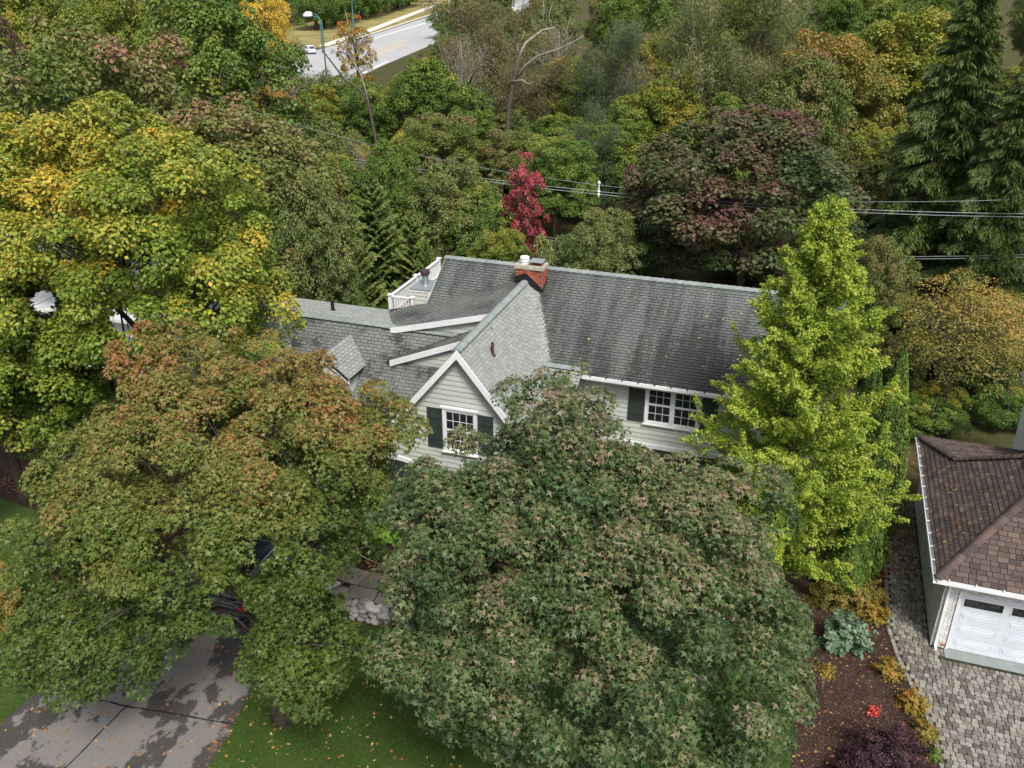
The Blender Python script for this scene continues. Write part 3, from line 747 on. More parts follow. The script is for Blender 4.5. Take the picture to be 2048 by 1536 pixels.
# roof deck with white railing, chase and flue
Geo(HO).box(-17.6, -15.0, 32.9, 39.6, 0, 5.15).build('rear_wing', MAT['siding'], house)
dk = Geo(HO).box(-17.7, -15.05, 32.8, 39.7, 5.152, 5.22).build('roof_deck', MAT['concrete'], house)
def rail_run(p, q, zt=6.15, zb=5.3):
    p, q = Vector(p), Vector(q); d = (q - p); l = d.length; d.normalize(); n = Vector((-d.y, d.x)) * 0.045
    for z0, z1, k in ((zt - 0.05, zt, 1.4), (zb, zb + 0.06, 0.8)):
        Geo(HO).prism([(p.x - n.x * k, p.y - n.y * k, z0), (q.x - n.x * k, q.y - n.y * k, z0), (q.x + n.x * k, q.y + n.y * k, z0), (p.x + n.x * k, p.y + n.y * k, z0)], (0, 0, z1 - z0)).build('rail', MAT['white'], dk)
    m = int(l / 0.13)
    for i in range(1, m):
        c = p + d * (l * i / m)
        Geo(HO).box(c.x - 0.02, c.x + 0.02, c.y - 0.02, c.y + 0.02, zb + 0.06, zt - 0.05).build('baluster', MAT['white'], dk)
def post(u, v, z1=6.22):
    Geo(HO).box(u - 0.07, u + 0.07, v - 0.07, v + 0.07, 5.22, z1 - 0.05).box(u - 0.11, u + 0.11, v - 0.11, v + 0.11, z1 - 0.05, z1).build('railing_post', MAT['white'], dk)
for v in (34.0, 36.8, 39.5): post(-17.4, v)
post(-16.3, 34.0)
rail_run((-17.4, 34.07), (-17.4, 36.73)); rail_run((-17.4, 36.87), (-17.4, 39.43)); rail_run((-17.33, 34.0), (-16.37, 34.0))
cs = Geo(HO).box(-16.95, -16.0, 35.2, 36.5, 5.22, 6.1).build('chase', MAT['siding'], house)
siding(cs, HO, [(-16.95, 5.22), (-16.0, 5.22), (-16.0, 6.0), (-16.95, 6.0)], 35.2)
Geo(HO).box(-17.0, -15.95, 35.14, 36.55, 6.102, 6.14).build('chase_cover', MAT['steel'], cs)
Geo(HO).box(-17.02, -15.93, 35.16, 35.185, 6.0, 6.1).box(-16.08, -15.975, 35.155, 35.2, 5.22, 6.0).build('chase_trim', MAT['white'], cs)
Geo(HO).lathe((-16.5, 35.85, 6.14), [(0.2, 0), (0.15, 0.03), (0.15, 0.5), (0.2, 0.52), (0.2, 0.68), (0.17, 0.69), (0.0, 0.7)], 20).build('flue', MAT['steel'], cs)
Geo(HO).lathe((-16.5, 35.85, 6.64), [(0.205, 0), (0.23, 0.1), (0.205, 0.21)], 20).build('flue_band', MAT['brown_metal'], cs)

# ------------------------------------------------------------------ the garage with white painted brick
GO = (8.75, 29.5, 0.0)
gar = empty('garage', UV(*GO), -TH)
tag(gar, 'white painted brick garage with brown shingle hip roof and white panelled door', 'garage')
Geo(GO).box(5.415, 12.1, 25.415, 34.0, 0, 2.75).build('wall_core', MAT['mortar'], gar)
lw = Geo(GO).box(5.41, 5.42, 25.41, 34.0, 0, 2.75).build('side_wall', MAT['mortar'], gar)
brick_wall(lw, GO, 25.39, 27.6, 0.0, 2.72, 5.41, 0.21, 0.0755, MAT['white_brick'], axis='u-')
gf = Geo(GO); brick_wall(lw, GO, 27.6, 34.0, 0.0, 2.72, 5.41, 0.21, 0.0755, MAT['white_brick'], axis='u-', field=gf)
gf.build('brick_field', MAT['white_brick'], lw)['kind'] = 'stuff'
fw = Geo(GO).box(5.42, 12.1, 25.41, 25.42, 0, 2.75).build('front_wall', MAT['mortar'], gar)
brick_wall(fw, GO, 5.40, 5.84, 0.0, 2.72, 25.41, 0.21, 0.0755, MAT['white_brick'])
brick_wall(fw, GO, 5.84, 8.62, 2.22, 2.72, 25.41, 0.21, 0.0755, MAT['white_brick'])
brick_wall(fw, GO, 8.62, 9.1, 0.0, 2.72, 25.41, 0.21, 0.0755, MAT['white_brick'])
rb_ = Geo(GO).box(5.66, 5.84, 25.385, 25.41, 0.0765, 0.142).build('brick', MAT['brick'], fw); rb_['label'] = 'bare red brick where the white paint is gone'
def gdoor(u0, u1):
    d = Geo(GO).box(u0, u1, 25.40, 25.44, 0.03, 2.2).build('garage_door', MAT['door_white'], gar)
    Geo(GO).box(u0 - 0.03, u0 + 0.03, 25.36, 25.405, 0.0, 2.22).box(u1 - 0.03, u1 + 0.03, 25.36, 25.405, 0.0, 2.22).box(u0 + 0.03, u1 - 0.03, 25.36, 25.405, 2.17, 2.22).build('door_frame', MAT['white'], d)
    w = (u1 - u0 - 0.06) / 2; h = 2.12 / 4
    for r in range(4):
        Geo(GO).box(u0 + 0.04, u1 - 0.04, 25.388, 25.40, 0.035 + r * h + 0.006, 0.035 + (r + 1) * h - 0.006).build('door_section', MAT['door_white'], d)
        for c in range(2):
            a = u0 + 0.03 + c * w + 0.12; b = a + w - 0.24; z0 = 0.035 + r * h + 0.11; z1 = z0 + h - 0.22
            if r == 3:
                Geo(GO).box(a, b, 25.376, 25.389, z0 + 0.02, z1).build('door_window', MAT['glass'], d)
                Geo(GO).box(a - 0.04, b + 0.04, 25.372, 25.388, z0 - 0.02, z0 + 0.02).box(a - 0.04, b + 0.04, 25.372, 25.388, z1, z1 + 0.04).box(a - 0.04, a, 25.372, 25.388, z0 + 0.02, z1).box(b, b + 0.04, 25.372, 25.388, z0 + 0.02, z1).build('window_frame', MAT['door_white'], d)
            else:
                g = Geo(GO); t = 0.03
                g.box(a, b, 25.380, 25.389, z1 - t, z1).box(a, b, 25.380, 25.389, z0, z0 + t).box(a, a + t, 25.380, 25.389, z0 + t, z1 - t).box(b - t, b, 25.380, 25.389, z0 + t, z1 - t)
                g.box(a + 0.07, b - 0.07, 25.374, 25.389, z0 + 0.07, z1 - 0.07)
                g.build('door_panel', MAT['door_white'], d)
gdoor(5.87, 8.6)
GL = Plane(5.05, 0, 2.85, 0.8, 0); GF = Plane(0, 25.0, 2.85, 0, 0.8); GB1 = Plane(0, 34.4, 2.85, 0, -0.25); GB2 = Plane(0, 28.7, 5.81, 0, -0.8148); GR = Plane(12.45, 0, 2.85, -0.8, 0)
BR = MAT['roof_brown']
kw = dict(e=0.17, w=0.27, th=0.028, randw=True)
gl = shingled('left_roof', gar, GO, GL, [[(5.05, 25), (8.75, 28.7), (6.0, 31.4), (5.05, 31.4)], [(5.05, 31.4), (6.0, 31.4), (5.05, 34.4)]], BR, seed=21, single=lambda u, v: u < 8.6, n_single=160, **kw)
gfr = shingled('front_roof', gar, GO, GF, [[(5.05, 25), (12.45, 25), (8.75, 28.7)]], BR, seed=22, single=lambda u, v: u < 9.0, n_single=140, **kw)
shingled('rear_low_roof', gar, GO, GB1, [[(5.05, 34.4), (6.0, 31.4), (11.5, 31.4), (12.45, 34.4)]], BR, seed=23, **kw)
shingled('rear_roof', gar, GO, GB2, [[(6.0, 31.4), (8.75, 28.7), (11.5, 31.4)]], BR, seed=24, **kw)
shingled('right_roof', gar, GO, GR, [[(12.45, 25), (8.75, 28.7), (11.5, 31.4), (12.45, 31.4)], [(12.45, 31.4), (11.5, 31.4), (12.45, 34.4)]], BR, seed=25, **kw)
for p, q in (((5.05, 25.0, 2.88), (8.75, 28.7, 5.86)), ((5.05, 34.4, 2.88), (6.0, 31.4, 3.64)), ((6.0, 31.4, 3.64), (8.75, 28.7, 5.86)), ((12.45, 25.0, 2.88), (8.75, 28.7, 5.86))):
    ridge_caps(gl, GO, p, q, BR, 0.26, 0.15, 0.07, 'hip_cap')
def open_gutter(u0, u1, v0, v1, axis):
    g = Geo(GO)
    if axis == 'u':
        g.box(u0, u1, v0, v0 + 0.015, 2.74, 2.86).box(u0, u1, v0 + 0.015, v1, 2.74, 2.75).box(u0, u1, v1 - 0.01, v1, 2.75, 2.84)
    else:
        g.box(u0, u0 + 0.015, v0, v1, 2.74, 2.86).box(u0 + 0.015, u1, v0, v1, 2.74, 2.75).box(u1 - 0.01, u1, v0, v1, 2.75, 2.84)
    o = g.build('gutter', MAT['white'], gar)
    n = int((u1 - u0 if axis == 'u' else v1 - v0) / 0.75)
    for i in range(n):
        if axis == 'u': a = u0 + 0.3 + i * 0.75; Geo(GO).box(a, a + 0.03, v0 + 0.002, v1 + 0.04, 2.862, 2.885).build('bracket', MAT['white'], o)
        else: a = v0 + 0.3 + i * 0.75; Geo(GO).box(u0 + 0.002, u1 + 0.04, a, a + 0.03, 2.862, 2.885).build('bracket', MAT['white'], o)
open_gutter(4.93, 5.06, 24.87, 34.4, 'v'); open_gutter(5.065, 12.5, 24.87, 25.0, 'u')
Geo(GO).box(5.06, 5.4, 25.02, 34.3, 2.70, 2.735).box(5.4, 12.3, 25.02, 25.4, 2.70, 2.735).build('soffit', MAT['white'], gar)
Geo(GO).box(5.49, 5.57, 25.30, 25.385, 0.06, 2.7).box(5.49, 5.57, 25.12, 25.30, 0.06, 0.14).build('downspout', MAT['white'], gar)
Geo(GO).box(5.78, 5.9, 25.28, 25.39, 2.48, 2.62).build('wall_lamp', MAT['white'], gar)
Geo(GO).prism([(7.62, 28.9, 4.85), (7.95, 28.9, 5.12), (7.95, 28.9, 5.28), (7.62, 28.9, 5.10)], (0, 0.5, 0)).build('roof_vent', plain('vent_tan', (0.22, 0.12, 0.08), 0.6), gar)
# neighbouring wall end behind the garage: white corner board and gable trim
nb = empty('annex', UV(9.6, 33.5), -TH)
tag(nb, 'white cornered annex wall rising behind the brown garage roof', 'building')
AO = (9.6, 33.5, 0)
Geo(AO).box(8.85, 11.5, 32.0, 36.5, 0, 5.0).build('wall', MAT['white'], nb)
Geo(AO).box(8.78, 8.9, 31.93, 32.05, 3.2, 5.1).build('corner_board', MAT['white'], nb)
Geo(AO).prism([(8.5, 31.7, 5.0), (11.8, 31.7, 5.0), (10.15, 31.7, 6.6)], (0, 5.2, 0)).build('roof', MAT['roof_dark'], nb)
Geo(AO).box(8.55, 8.68, 31.65, 36.9, 4.92, 5.02).build('gutter', MAT['white'], nb)
fr = empty('fence', UV(7.2, 36.4), -TH)
tag(fr, 'low white rail fence under the orange multi stemmed tree', 'fence')
for i in range(5): Geo((7.2, 36.4, 0)).box(5.9 + i * 0.62, 6.0 + i * 0.62, 36.35, 36.45, 0, 1.25).build('post', MAT['white'], fr)
for z in (0.5, 1.1): Geo((7.2, 36.4, 0)).box(5.8, 8.6, 36.32, 36.35, z, z + 0.1).build('rail', MAT['white'], fr)

# ------------------------------------------------------------------ cobbled forecourt
PAVE = [(4.15, 34.0), (4.12, 28.6), (4.1, 25.9), (4.35, 24.5), (4.85, 22.8), (5.15, 21.8), (5.32, 20.3), (5.3, 17.0), (11.5, 17.0), (11.5, 24.9), (5.79, 24.915), (5.79, 25.39), (5.385, 25.39), (5.385, 34.0)]
court = sheet('paved_forecourt', PAVE, 0.014, MAT['joint'])
def left_edge(v):
    pts = sorted([(b, a) for a, b in PAVE[:8]])
    for (b0, a0), (b1, a1) in zip(pts[:-1], pts[1:]):
        if b0 <= v <= b1: return a0 + (a1 - a0) * (v - b0) / (b1 - b0)
    return pts[0][1] if v < pts[0][0] else pts[-1][1]
rp = random.Random(31)
PAVER = {}
def paver_mesh(w, d):
    key = (round(w, 2), round(d, 2))
    if key not in PAVER:
        g = Geo(); c = 0.028; a, b = w / 2, d / 2
        ring = [(-a + c, -b), (a - c, -b), (a, -b + c), (a, b - c), (a - c, b), (-a + c, b), (-a, b - c), (-a, -b + c)]
        lo = [(x, y, 0.0) for x, y in ring]; mid = [(x, y, 0.035) for x, y in ring]; hi = [(x * 0.9, y * 0.9, 0.045) for x, y in ring]
        g.V = lo + mid + hi
        for q in (0, 8):
            g.F += [(q + i, q + (i + 1) % 8, q + 8 + (i + 1) % 8, q + 8 + i) for i in range(8)]
        g.F.append(tuple(range(16, 24)))
        PAVER[key] = g.mesh('paver', MAT['paver'])
    return PAVER[key]
plist = []
v = 17.02; row = 0
while v < 33.9:
    d = 0.165
    u = left_edge(v + d / 2) + 0.12 + (0.07 if row % 2 else 0.0)
    lim = 11.4 if v + d < 24.93 else (5.78 if v + d < 25.38 else 5.36)
    plist.append((left_edge(v + d / 2) + 0.05, v + d / 2, 0.13, d - 0.012, 0.1))
    while u < lim - 0.08:
        w = rp.choice((0.13, 0.17, 0.17, 0.22)); w = min(w, lim - u)
        if w > 0.07: plist.append((u + w / 2, v + d / 2, w - 0.012, d - 0.012, 0))
        u += w
    v += d; row += 1
def in_view(p):
    x, y, z = UV(p[0], p[1], 0)
    zc = y * CP + CAM_H * SP; px = 1024 + F_PX * x / zc; py = 768 + F_PX * (CAM_H * CP - y * SP) / zc
    return px < 2060 and py < 1545
vis = sorted([p for p in plist if in_view(p) and p[1] < 24.9], key=lambda p: -p[1] * 0 + (Vector(UV(p[0], p[1], 0)) - Vector((0, 0, CAM_H))).length)
for p in vis[:300]:
    o = link('paver', paver_mesh(p[2], p[3]), court)
    o.location = UV(p[0] + rp.uniform(-0.006, 0.006), p[1] + rp.uniform(-0.006, 0.006), 0.008 + rp.uniform(-0.004, 0.006)); o.rotation_euler = (rp.uniform(-0.02, 0.02), rp.uniform(-0.02, 0.02), -TH + rp.uniform(-0.05, 0.05))
rest = set(plist) - set(vis[:300])
VV, FF8, FQ = [], [], []
g = Geo()
for p in sorted(rest):
    if p[0] > 9.5: continue
    me = paver_mesh(p[2], p[3]); b = len(g.V); a = -TH + rp.uniform(-0.05, 0.05); ca, sa = math.cos(a), math.sin(a)
    X, Y, Z = UV(p[0], p[1], 0.008 + rp.uniform(-0.004, 0.006))
    for vt in me.vertices: g.V.append((X + vt.co.x * ca - vt.co.y * sa, Y + vt.co.x * sa + vt.co.y * ca, Z + vt.co.z))
    for f in me.polygons: g.F.append(tuple(b + i for i in f.vertices))
g.build('paver_field', MAT['paver'], court)['kind'] = 'stuff'

# ------------------------------------------------------------------ fieldstone wall and flagstone walk
terr = empty('terrace', UV(-11.5, 21.8), -TH); terr['kind'] = 'structure'
TO = (-11.5, 21.8, 0)
bank = Geo(TO).prism([(-13.2, 20.75, 0), (-8.5, 21.1, 0), (-8.5, 26.4, 0), (-14.5, 26.4, 0), (-14.3, 21.8, 0)], (0, 0, 0.46)).build('bank', MAT['mulch'], terr)
for pts in ([(-14.1, 21.75), (-13.0, 21.6), (-12.85, 22.35), (-13.9, 22.5)], [(-12.95, 21.6), (-11.7, 21.7), (-11.75, 22.5), (-12.8, 22.4)], [(-11.65, 21.7), (-10.4, 21.85), (-10.5, 22.6), (-11.7, 22.5)],
            [(-13.1, 20.95), (-12.1, 20.98), (-12.15, 21.58), (-13.2, 21.55)], [(-12.05, 20.98), (-10.9, 21.05), (-10.85, 21.66), (-12.1, 21.6)], [(-10.85, 21.05), (-9.6, 21.15), (-9.5, 21.8), (-10.8, 21.7)]):
    Geo(TO).prism([(a, b, 0.462) for a, b in pts], (0, 0, 0.05)).build('flagstone', MAT['flag'], terr)
sw = empty('stone_wall', UV(-11.9, 20.8), -TH)
tag(sw, 'low dry wall of rounded fieldstones beside the flagstone walk', 'wall')
SO = (-11.9, 20.8, 0)
import bmesh
def stone_mesh(seed):
    bm = bmesh.new(); bmesh.ops.create_icosphere(bm, subdivisions=2, radius=1.0); r = random.Random(seed)
    a = [Vector((r.uniform(-1, 1), r.uniform(-1, 1), r.uniform(-1, 1))) for _ in range(5)]
    for v_ in bm.verts:
        k = 1 + sum(0.10 * math.sin(3 * v_.co.dot(q) + q.x * 9) for q in a); v_.co *= k
    me = bpy.data.meshes.new('stone'); bm.to_mesh(me); bm.free(); me.materials.append(MAT['stone'])
    me.polygons.foreach_set('use_smooth', [True] * len(me.polygons)); return me
STN = [stone_mesh(s) for s in range(6)]
rs = random.Random(77)
for lay in range(4):
    u = -13.35 + rs.uniform(0, 0.1)
    while u < -9.2:
        w = rs.uniform(0.2, 0.36)
        o = link('stone', rs.choice(STN), sw)
        o.location = (u + w / 2 - SO[0], 20.52 + 0.085 * (u + 13.3) + rs.uniform(-0.05, 0.05) + lay * 0.05 - SO[1], 0.07 + lay * 0.135 + rs.uniform(-0.02, 0.02))
        o.scale = (w * 0.56, rs.uniform(0.13, 0.19), rs.uniform(0.085, 0.115)); o.rotation_euler = (rs.uniform(-0.3, 0.3), rs.uniform(-0.3, 0.3), rs.uniform(-0.5, 0.5)); u += w * 0.96
for i in range(6):
    o = link('stone', STN[i], sw); o.location = (-13.9 + i * 0.5 - SO[0], 21.35 - 0.14 * i + 0.0 - SO[1], 0.42); o.scale = (0.3, 0.2, 0.12); o.rotation_euler = (0, 0, rs.uniform(0, 1))

# ------------------------------------------------------------------ vegetation generators
MAPLE_V = np.array([(0, 0, 0.02), (0.40, 0.72, -0.10), (0.44, 0.20, 0.03), (1.0, 0, -0.10), (0.44, -0.20, 0.03), (0.40, -0.72, -0.10)], np.float32) - np.array([0.38, 0, 0], np.float32)
MAPLE_F = np.array([(0, 3, 2, 1), (0, 5, 4, 3)])
KITE_V = np.array([(-0.5, 0, 0), (0.05, 0.36, 0.04), (0.5, 0, -0.06), (0.05, -0.36, 0.04)], np.float32)
KITE_F = np.array([(0, 3, 2, 1)])
FAN_V = np.array([(-0.4, 0, 0), (0.25, 0.5, 0.05), (0.42, 0, 0.0), (0.25, -0.5, 0.05)], np.float32)
NEEDLE_V = np.array([(-0.5, 0, 0), (0, 0.09, 0.0), (0.5, 0, -0.08), (0, -0.09, 0.0)], np.float32)
SPRAY_V = np.array([(-0.5, 0, 0), (0.1, 0.2, 0.0), (0.5, 0, -0.05), (0.1, -0.2, 0.0)], np.float32)
SHAPES = {'maple': (MAPLE_V, MAPLE_F), 'kite': (KITE_V, KITE_F), 'fan': (FAN_V, KITE_F), 'needle': (NEEDLE_V, KITE_F), 'spray': (SPRAY_V, KITE_F)}
def unit(a): return a / np.maximum(np.linalg.norm(a, axis=-1, keepdims=True), 1e-9)
def leaf_mesh(name, P, N, T, size, tone, shape, mat):
    TV, TF = SHAPES[shape]
    N = unit(N); B = unit(np.cross(N, T)); T = np.cross(B, N)
    n, k = len(P), len(TV)
    V = P[:, None, :] + size[:, None, None] * (TV[None, :, 0:1] * T[:, None, :] + TV[None, :, 1:2] * B[:, None, :] + TV[None, :, 2:3] * N[:, None, :])
    F = (np.arange(n) * k)[:, None, None] + TF[None]
    return np_mesh(name, V.reshape(-1, 3), F.reshape(-1, 4), mat, np.repeat(np.clip(tone, 0.01, 0.99), len(TF)))
def clumps_for(rng, env, n, r):
    """clump centres through an uneven ellipsoid; env = cx,cy,cz,rx,ry,rz"""
    cx, cy, cz, rx, ry, rz = env
    i = np.arange(n) + 0.5
    ph = np.arccos(1 - 1.72 * i / n); th = math.pi * (1 + 5 ** 0.5) * i
    D = np.stack([np.cos(th) * np.sin(ph), np.sin(th) * np.sin(ph), np.cos(ph)], 1) + rng.normal(0, 0.10, (n, 3)); D = unit(D)
    q = rng.normal(0, 1, (5, 3)); f = rng.uniform(0, 6.3, 5)
    bump = sum(np.sin(2.6 * D @ q[j] + f[j]) for j in range(5)) / 5
    rad = (0.76 + 0.24 * rng.random(n)) * (1 + 0.34 * bump)
    inner = rng.random(n) < 0.24
    rad = np.where(inner, rad * rng.uniform(0.45, 0.75, n), rad)
    C = D * rad[:, None] * np.array([rx, ry, rz]) + np.array([cx, cy, cz])
    R = r * rng.uniform(0.5, 1.5, n)
    return C, R, D
def foliage(rng, C, R, D, n, leaf, tone_fn, flat=0.62, shell=0.55, up=0.7, droop=0.30, drift=0.12):
    w = R ** 2; idx = rng.choice(len(C), n, p=w / w.sum())
    d = unit(rng.normal(0, 1, (n, 3)) + 0.55 * D[idx] + np.array([0, 0, 0.75]))
    rr = R[idx] * (shell + (1 - shell) * rng.random(n) ** 0.6)
    off = d * rr[:, None] * np.array([1, 1, flat])
    hd = np.linalg.norm(off[:, :2], axis=1)
    P = C[idx] + off; P[:, 2] -= droop * hd ** 2 / np.maximum(R[idx], 0.1)
    P += rng.normal(0, 0.06, (n, 3)) * R[idx][:, None]
    N = unit(d * 0.55 + np.array([0, 0, up]) + rng.normal(0, 0.42, (n, 3)))
    T = unit(d * np.array([1, 1, 0.2]) + rng.normal(0, 0.6, (n, 3)) - np.array([0, 0, 0.35]))
    S = leaf * rng.uniform(0.5, 1.4, n)
    ct = rng.normal(0, 1, len(C))
    tone = tone_fn(P, d, ct[idx], rng.normal(0, 1, n))
    q = rng.normal(0, 0.75, (5, 3)); f = rng.uniform(0, 6.3, 5)
    tone = tone + drift * sum(np.sin(P @ q[j] + f[j]) for j in range(5)) / 1.6
    return P, N, T, S, tone
def branch_geo(rng, base, C, R, trunk_r, fork, top, n_limb, lean=(0, 0), g=None, pale=False, stems=1):
    """tapered trunk with curved limbs that reach into the clumps"""
    g = g or Geo(); base = np.array(base, float)
    ax = np.array([lean[0], lean[1], top - 0.0])
    def trunk_pt(t): return base + np.array([lean[0] * t ** 1.5, lean[1] * t ** 1.5, top * t])
    k = 9
    pts = [trunk_pt(i / (k - 1)) + np.array([rng.normal(0, 0.05), rng.normal(0, 0.05), 0]) * (i > 0) for i in range(k)]
    pts[0] = pts[0] - np.array([0, 0, 0.15])
    rad = [trunk_r * (1.35 if i == 0 else 1.0) * (1 - 0.88 * (i / (k - 1)) ** 0.9) + 0.01 for i in range(k)]
    trunk = Geo(); trunk.tube(pts, rad, 9)
    nm = int(np.clip(n_limb // 12, 4, 11))   # a few main boughs carry the lighter limbs
    ctr = [int(rng.integers(len(C)))]
    for _ in range(nm - 1):
        dist = np.min([np.linalg.norm(C - C[q], axis=1) for q in ctr], axis=0); ctr.append(int(np.argmax(dist)))
    near = np.argmin([np.linalg.norm(C - C[q], axis=1) for q in ctr], axis=0)
    for q in range(nm):
        mem = np.nonzero(near == q)[0]
        if not len(mem): continue
        tgt = C[mem].mean(0) * 0.8 + C[ctr[q]] * 0.2
        t0 = float(np.clip(fork + 0.55 * (tgt[2] - base[2]) / top * rng.uniform(0.3, 0.7), fork, 0.8)); p0 = trunk_pt(t0); L_ = np.linalg.norm(tgt - p0)
        r0 = min(trunk_r * 0.5 * (1 - t0 * 0.5), 0.03 + 0.02 * L_)
        ctl = p0 + (tgt - p0) * 0.45 + np.array([0, 0, 0.16 * L_]) + rng.normal(0, 0.06 * L_, 3)
        bz = lambda s_: (1 - s_) ** 2 * p0 + 2 * s_ * (1 - s_) * ctl + s_ * s_ * tgt
        g.tube([bz(s_) + rng.normal(0, 0.015 * L_, 3) * (0 < s_ < 1) for s_ in np.linspace(0, 1, 7)], [r0 * (1 - 0.72 * s_) for s_ in np.linspace(0, 1, 7)], 6, False)
        for j in rng.permutation(mem)[:max(3, n_limb // nm)]:
            s0 = rng.uniform(0.3, 0.98); a0 = bz(s0); c = C[j]; l2 = np.linalg.norm(c - a0); r2 = min(r0 * 0.5 * (1 - 0.6 * s0), 0.008 + 0.010 * l2)
            mid2 = a0 + (c - a0) * 0.55 + np.array([0, 0, 0.10 * l2]) + rng.normal(0, 0.07 * l2, 3)
            g.tube([a0, mid2, c], [r2, r2 * 0.6, r2 * 0.2], 5, False)
            for _ in range(2):
                e = c + rng.normal(0, 0.8, 3) * R[j]
                g.tube([mid2, (mid2 + e) / 2 + rng.normal(0, 0.1, 3) * R[j], e], [r2 * 0.4, r2 * 0.25, r2 * 0.08], 4, False)
    return trunk, g
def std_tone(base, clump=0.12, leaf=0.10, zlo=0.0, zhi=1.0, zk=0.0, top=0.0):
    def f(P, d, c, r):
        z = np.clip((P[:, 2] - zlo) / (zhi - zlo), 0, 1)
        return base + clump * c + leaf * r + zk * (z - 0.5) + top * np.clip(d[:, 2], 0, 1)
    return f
def make_tree(name, label, base, envs, n_leaf, leaf, shape, mat, tone, bark, trunk_r, fork, top, n_limb, lean=(0, 0), seed=0, cat='tree', group=None, flat=0.62, up=0.7, droop=0.3, shell=0.55, singles=0, gaps=(), drift=0.06):
    rng = np.random.default_rng(seed)
    root = empty(name, base); tag(root, label, cat, group)
    Cs, Rs, Ds = [], [], []
    for env, n, r in envs:
        C, R, D = clumps_for(rng, env, n, r); Cs.append(C); Rs.append(R); Ds.append(D)
    C, R, D = np.concatenate(Cs), np.concatenate(Rs), np.concatenate(Ds)
    b = np.array(base)
    keep = C[:, 2] > 0.9
    C, R, D = C[keep], R[keep], D[keep]
    P, N, T, S, tn = foliage(rng, C, R, D, n_leaf, leaf, tone, flat, shell, up, droop, drift)
    ok = P[:, 2] > 0.3
    for a_, b_, r_ in gaps:                  # openings in the foliage
        a_, b_ = np.array(a_), np.array(b_); ab = b_ - a_
        tt = np.clip(((P - a_) @ ab) / (ab @ ab), 0, 1); dd = np.linalg.norm(P - a_ - tt[:, None] * ab, axis=1)
        ok &= dd > r_ * (1 + 0.35 * np.sin(P[:, 0] * 5.1) * np.cos(P[:, 2] * 4.3))
    P, N, T, S, tn = P[ok] - b, N[ok], T[ok], S[ok], tn[ok]
    sel = np.zeros(len(P), bool)
    if singles:                              # the leaves that show largest stand as pieces of their own
        dist = np.linalg.norm(P + b - np.array([0, 0, CAM_H]), axis=1)
        sel[np.argsort(dist)[:singles]] = True
    crown = link('crown', leaf_mesh('crown', P[~sel], N[~sel], T[~sel], S[~sel], tn[~sel], shape, mat), root)
    crown['kind'] = 'stuff'
    if singles:
        cache = {}
        for i in np.nonzero(sel)[0]:
            q = round(float(np.clip(tn[i], 0, 1)) * 6) / 6
            if q not in cache:
                z1 = np.zeros((1, 3)); cache[q] = leaf_mesh('leaf', z1, np.array([[0, 0, 1.0]]), np.array([[1.0, 0, 0]]), np.ones(1), np.array([q]), shape, mat)
            n_ = Vector(N[i]).normalized(); t_ = Vector(T[i]); b_ = n_.cross(t_).normalized(); t_ = b_.cross(n_)
            o = link('leaf', cache[q], crown)
            o.matrix_local = Matrix.Translation(Vector(P[i])) @ Matrix((t_, b_, n_)).transposed().to_4x4() @ Matrix.Scale(float(S[i]), 4)
    tr, br = branch_geo(rng, (0, 0, 0), C - b, R, trunk_r, fork, top, n_limb, lean)
    tr.build('trunk', bark, root, True)
    br.build('branches', bark, root, True)
    return root

# ------------------------------------------------------------------ the three big yard maples
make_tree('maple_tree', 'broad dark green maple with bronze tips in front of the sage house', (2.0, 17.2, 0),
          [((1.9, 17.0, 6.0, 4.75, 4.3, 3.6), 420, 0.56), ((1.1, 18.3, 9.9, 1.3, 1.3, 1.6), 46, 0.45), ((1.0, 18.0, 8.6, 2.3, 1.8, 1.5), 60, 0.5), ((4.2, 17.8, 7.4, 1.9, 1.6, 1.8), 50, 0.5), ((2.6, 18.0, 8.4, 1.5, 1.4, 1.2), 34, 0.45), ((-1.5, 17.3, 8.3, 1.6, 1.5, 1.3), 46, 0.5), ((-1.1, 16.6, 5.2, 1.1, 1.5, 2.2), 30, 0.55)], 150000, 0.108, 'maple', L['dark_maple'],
          std_tone(0.33, 0.12, 0.17, 2, 11, 0.20, 0.18), MAT['bark'], 0.26, 0.25, 10.0, 70, (-0.5, 0.8), seed=11, singles=300, gaps=[(at_depth(735, 1215, 12), at_depth(735, 1215, 24), 0.62), (at_depth(725, 1165, 12), at_depth(725, 1165, 24), 0.5), (at_depth(765, 1085, 12), at_depth(765, 1085, 24), 0.42)])
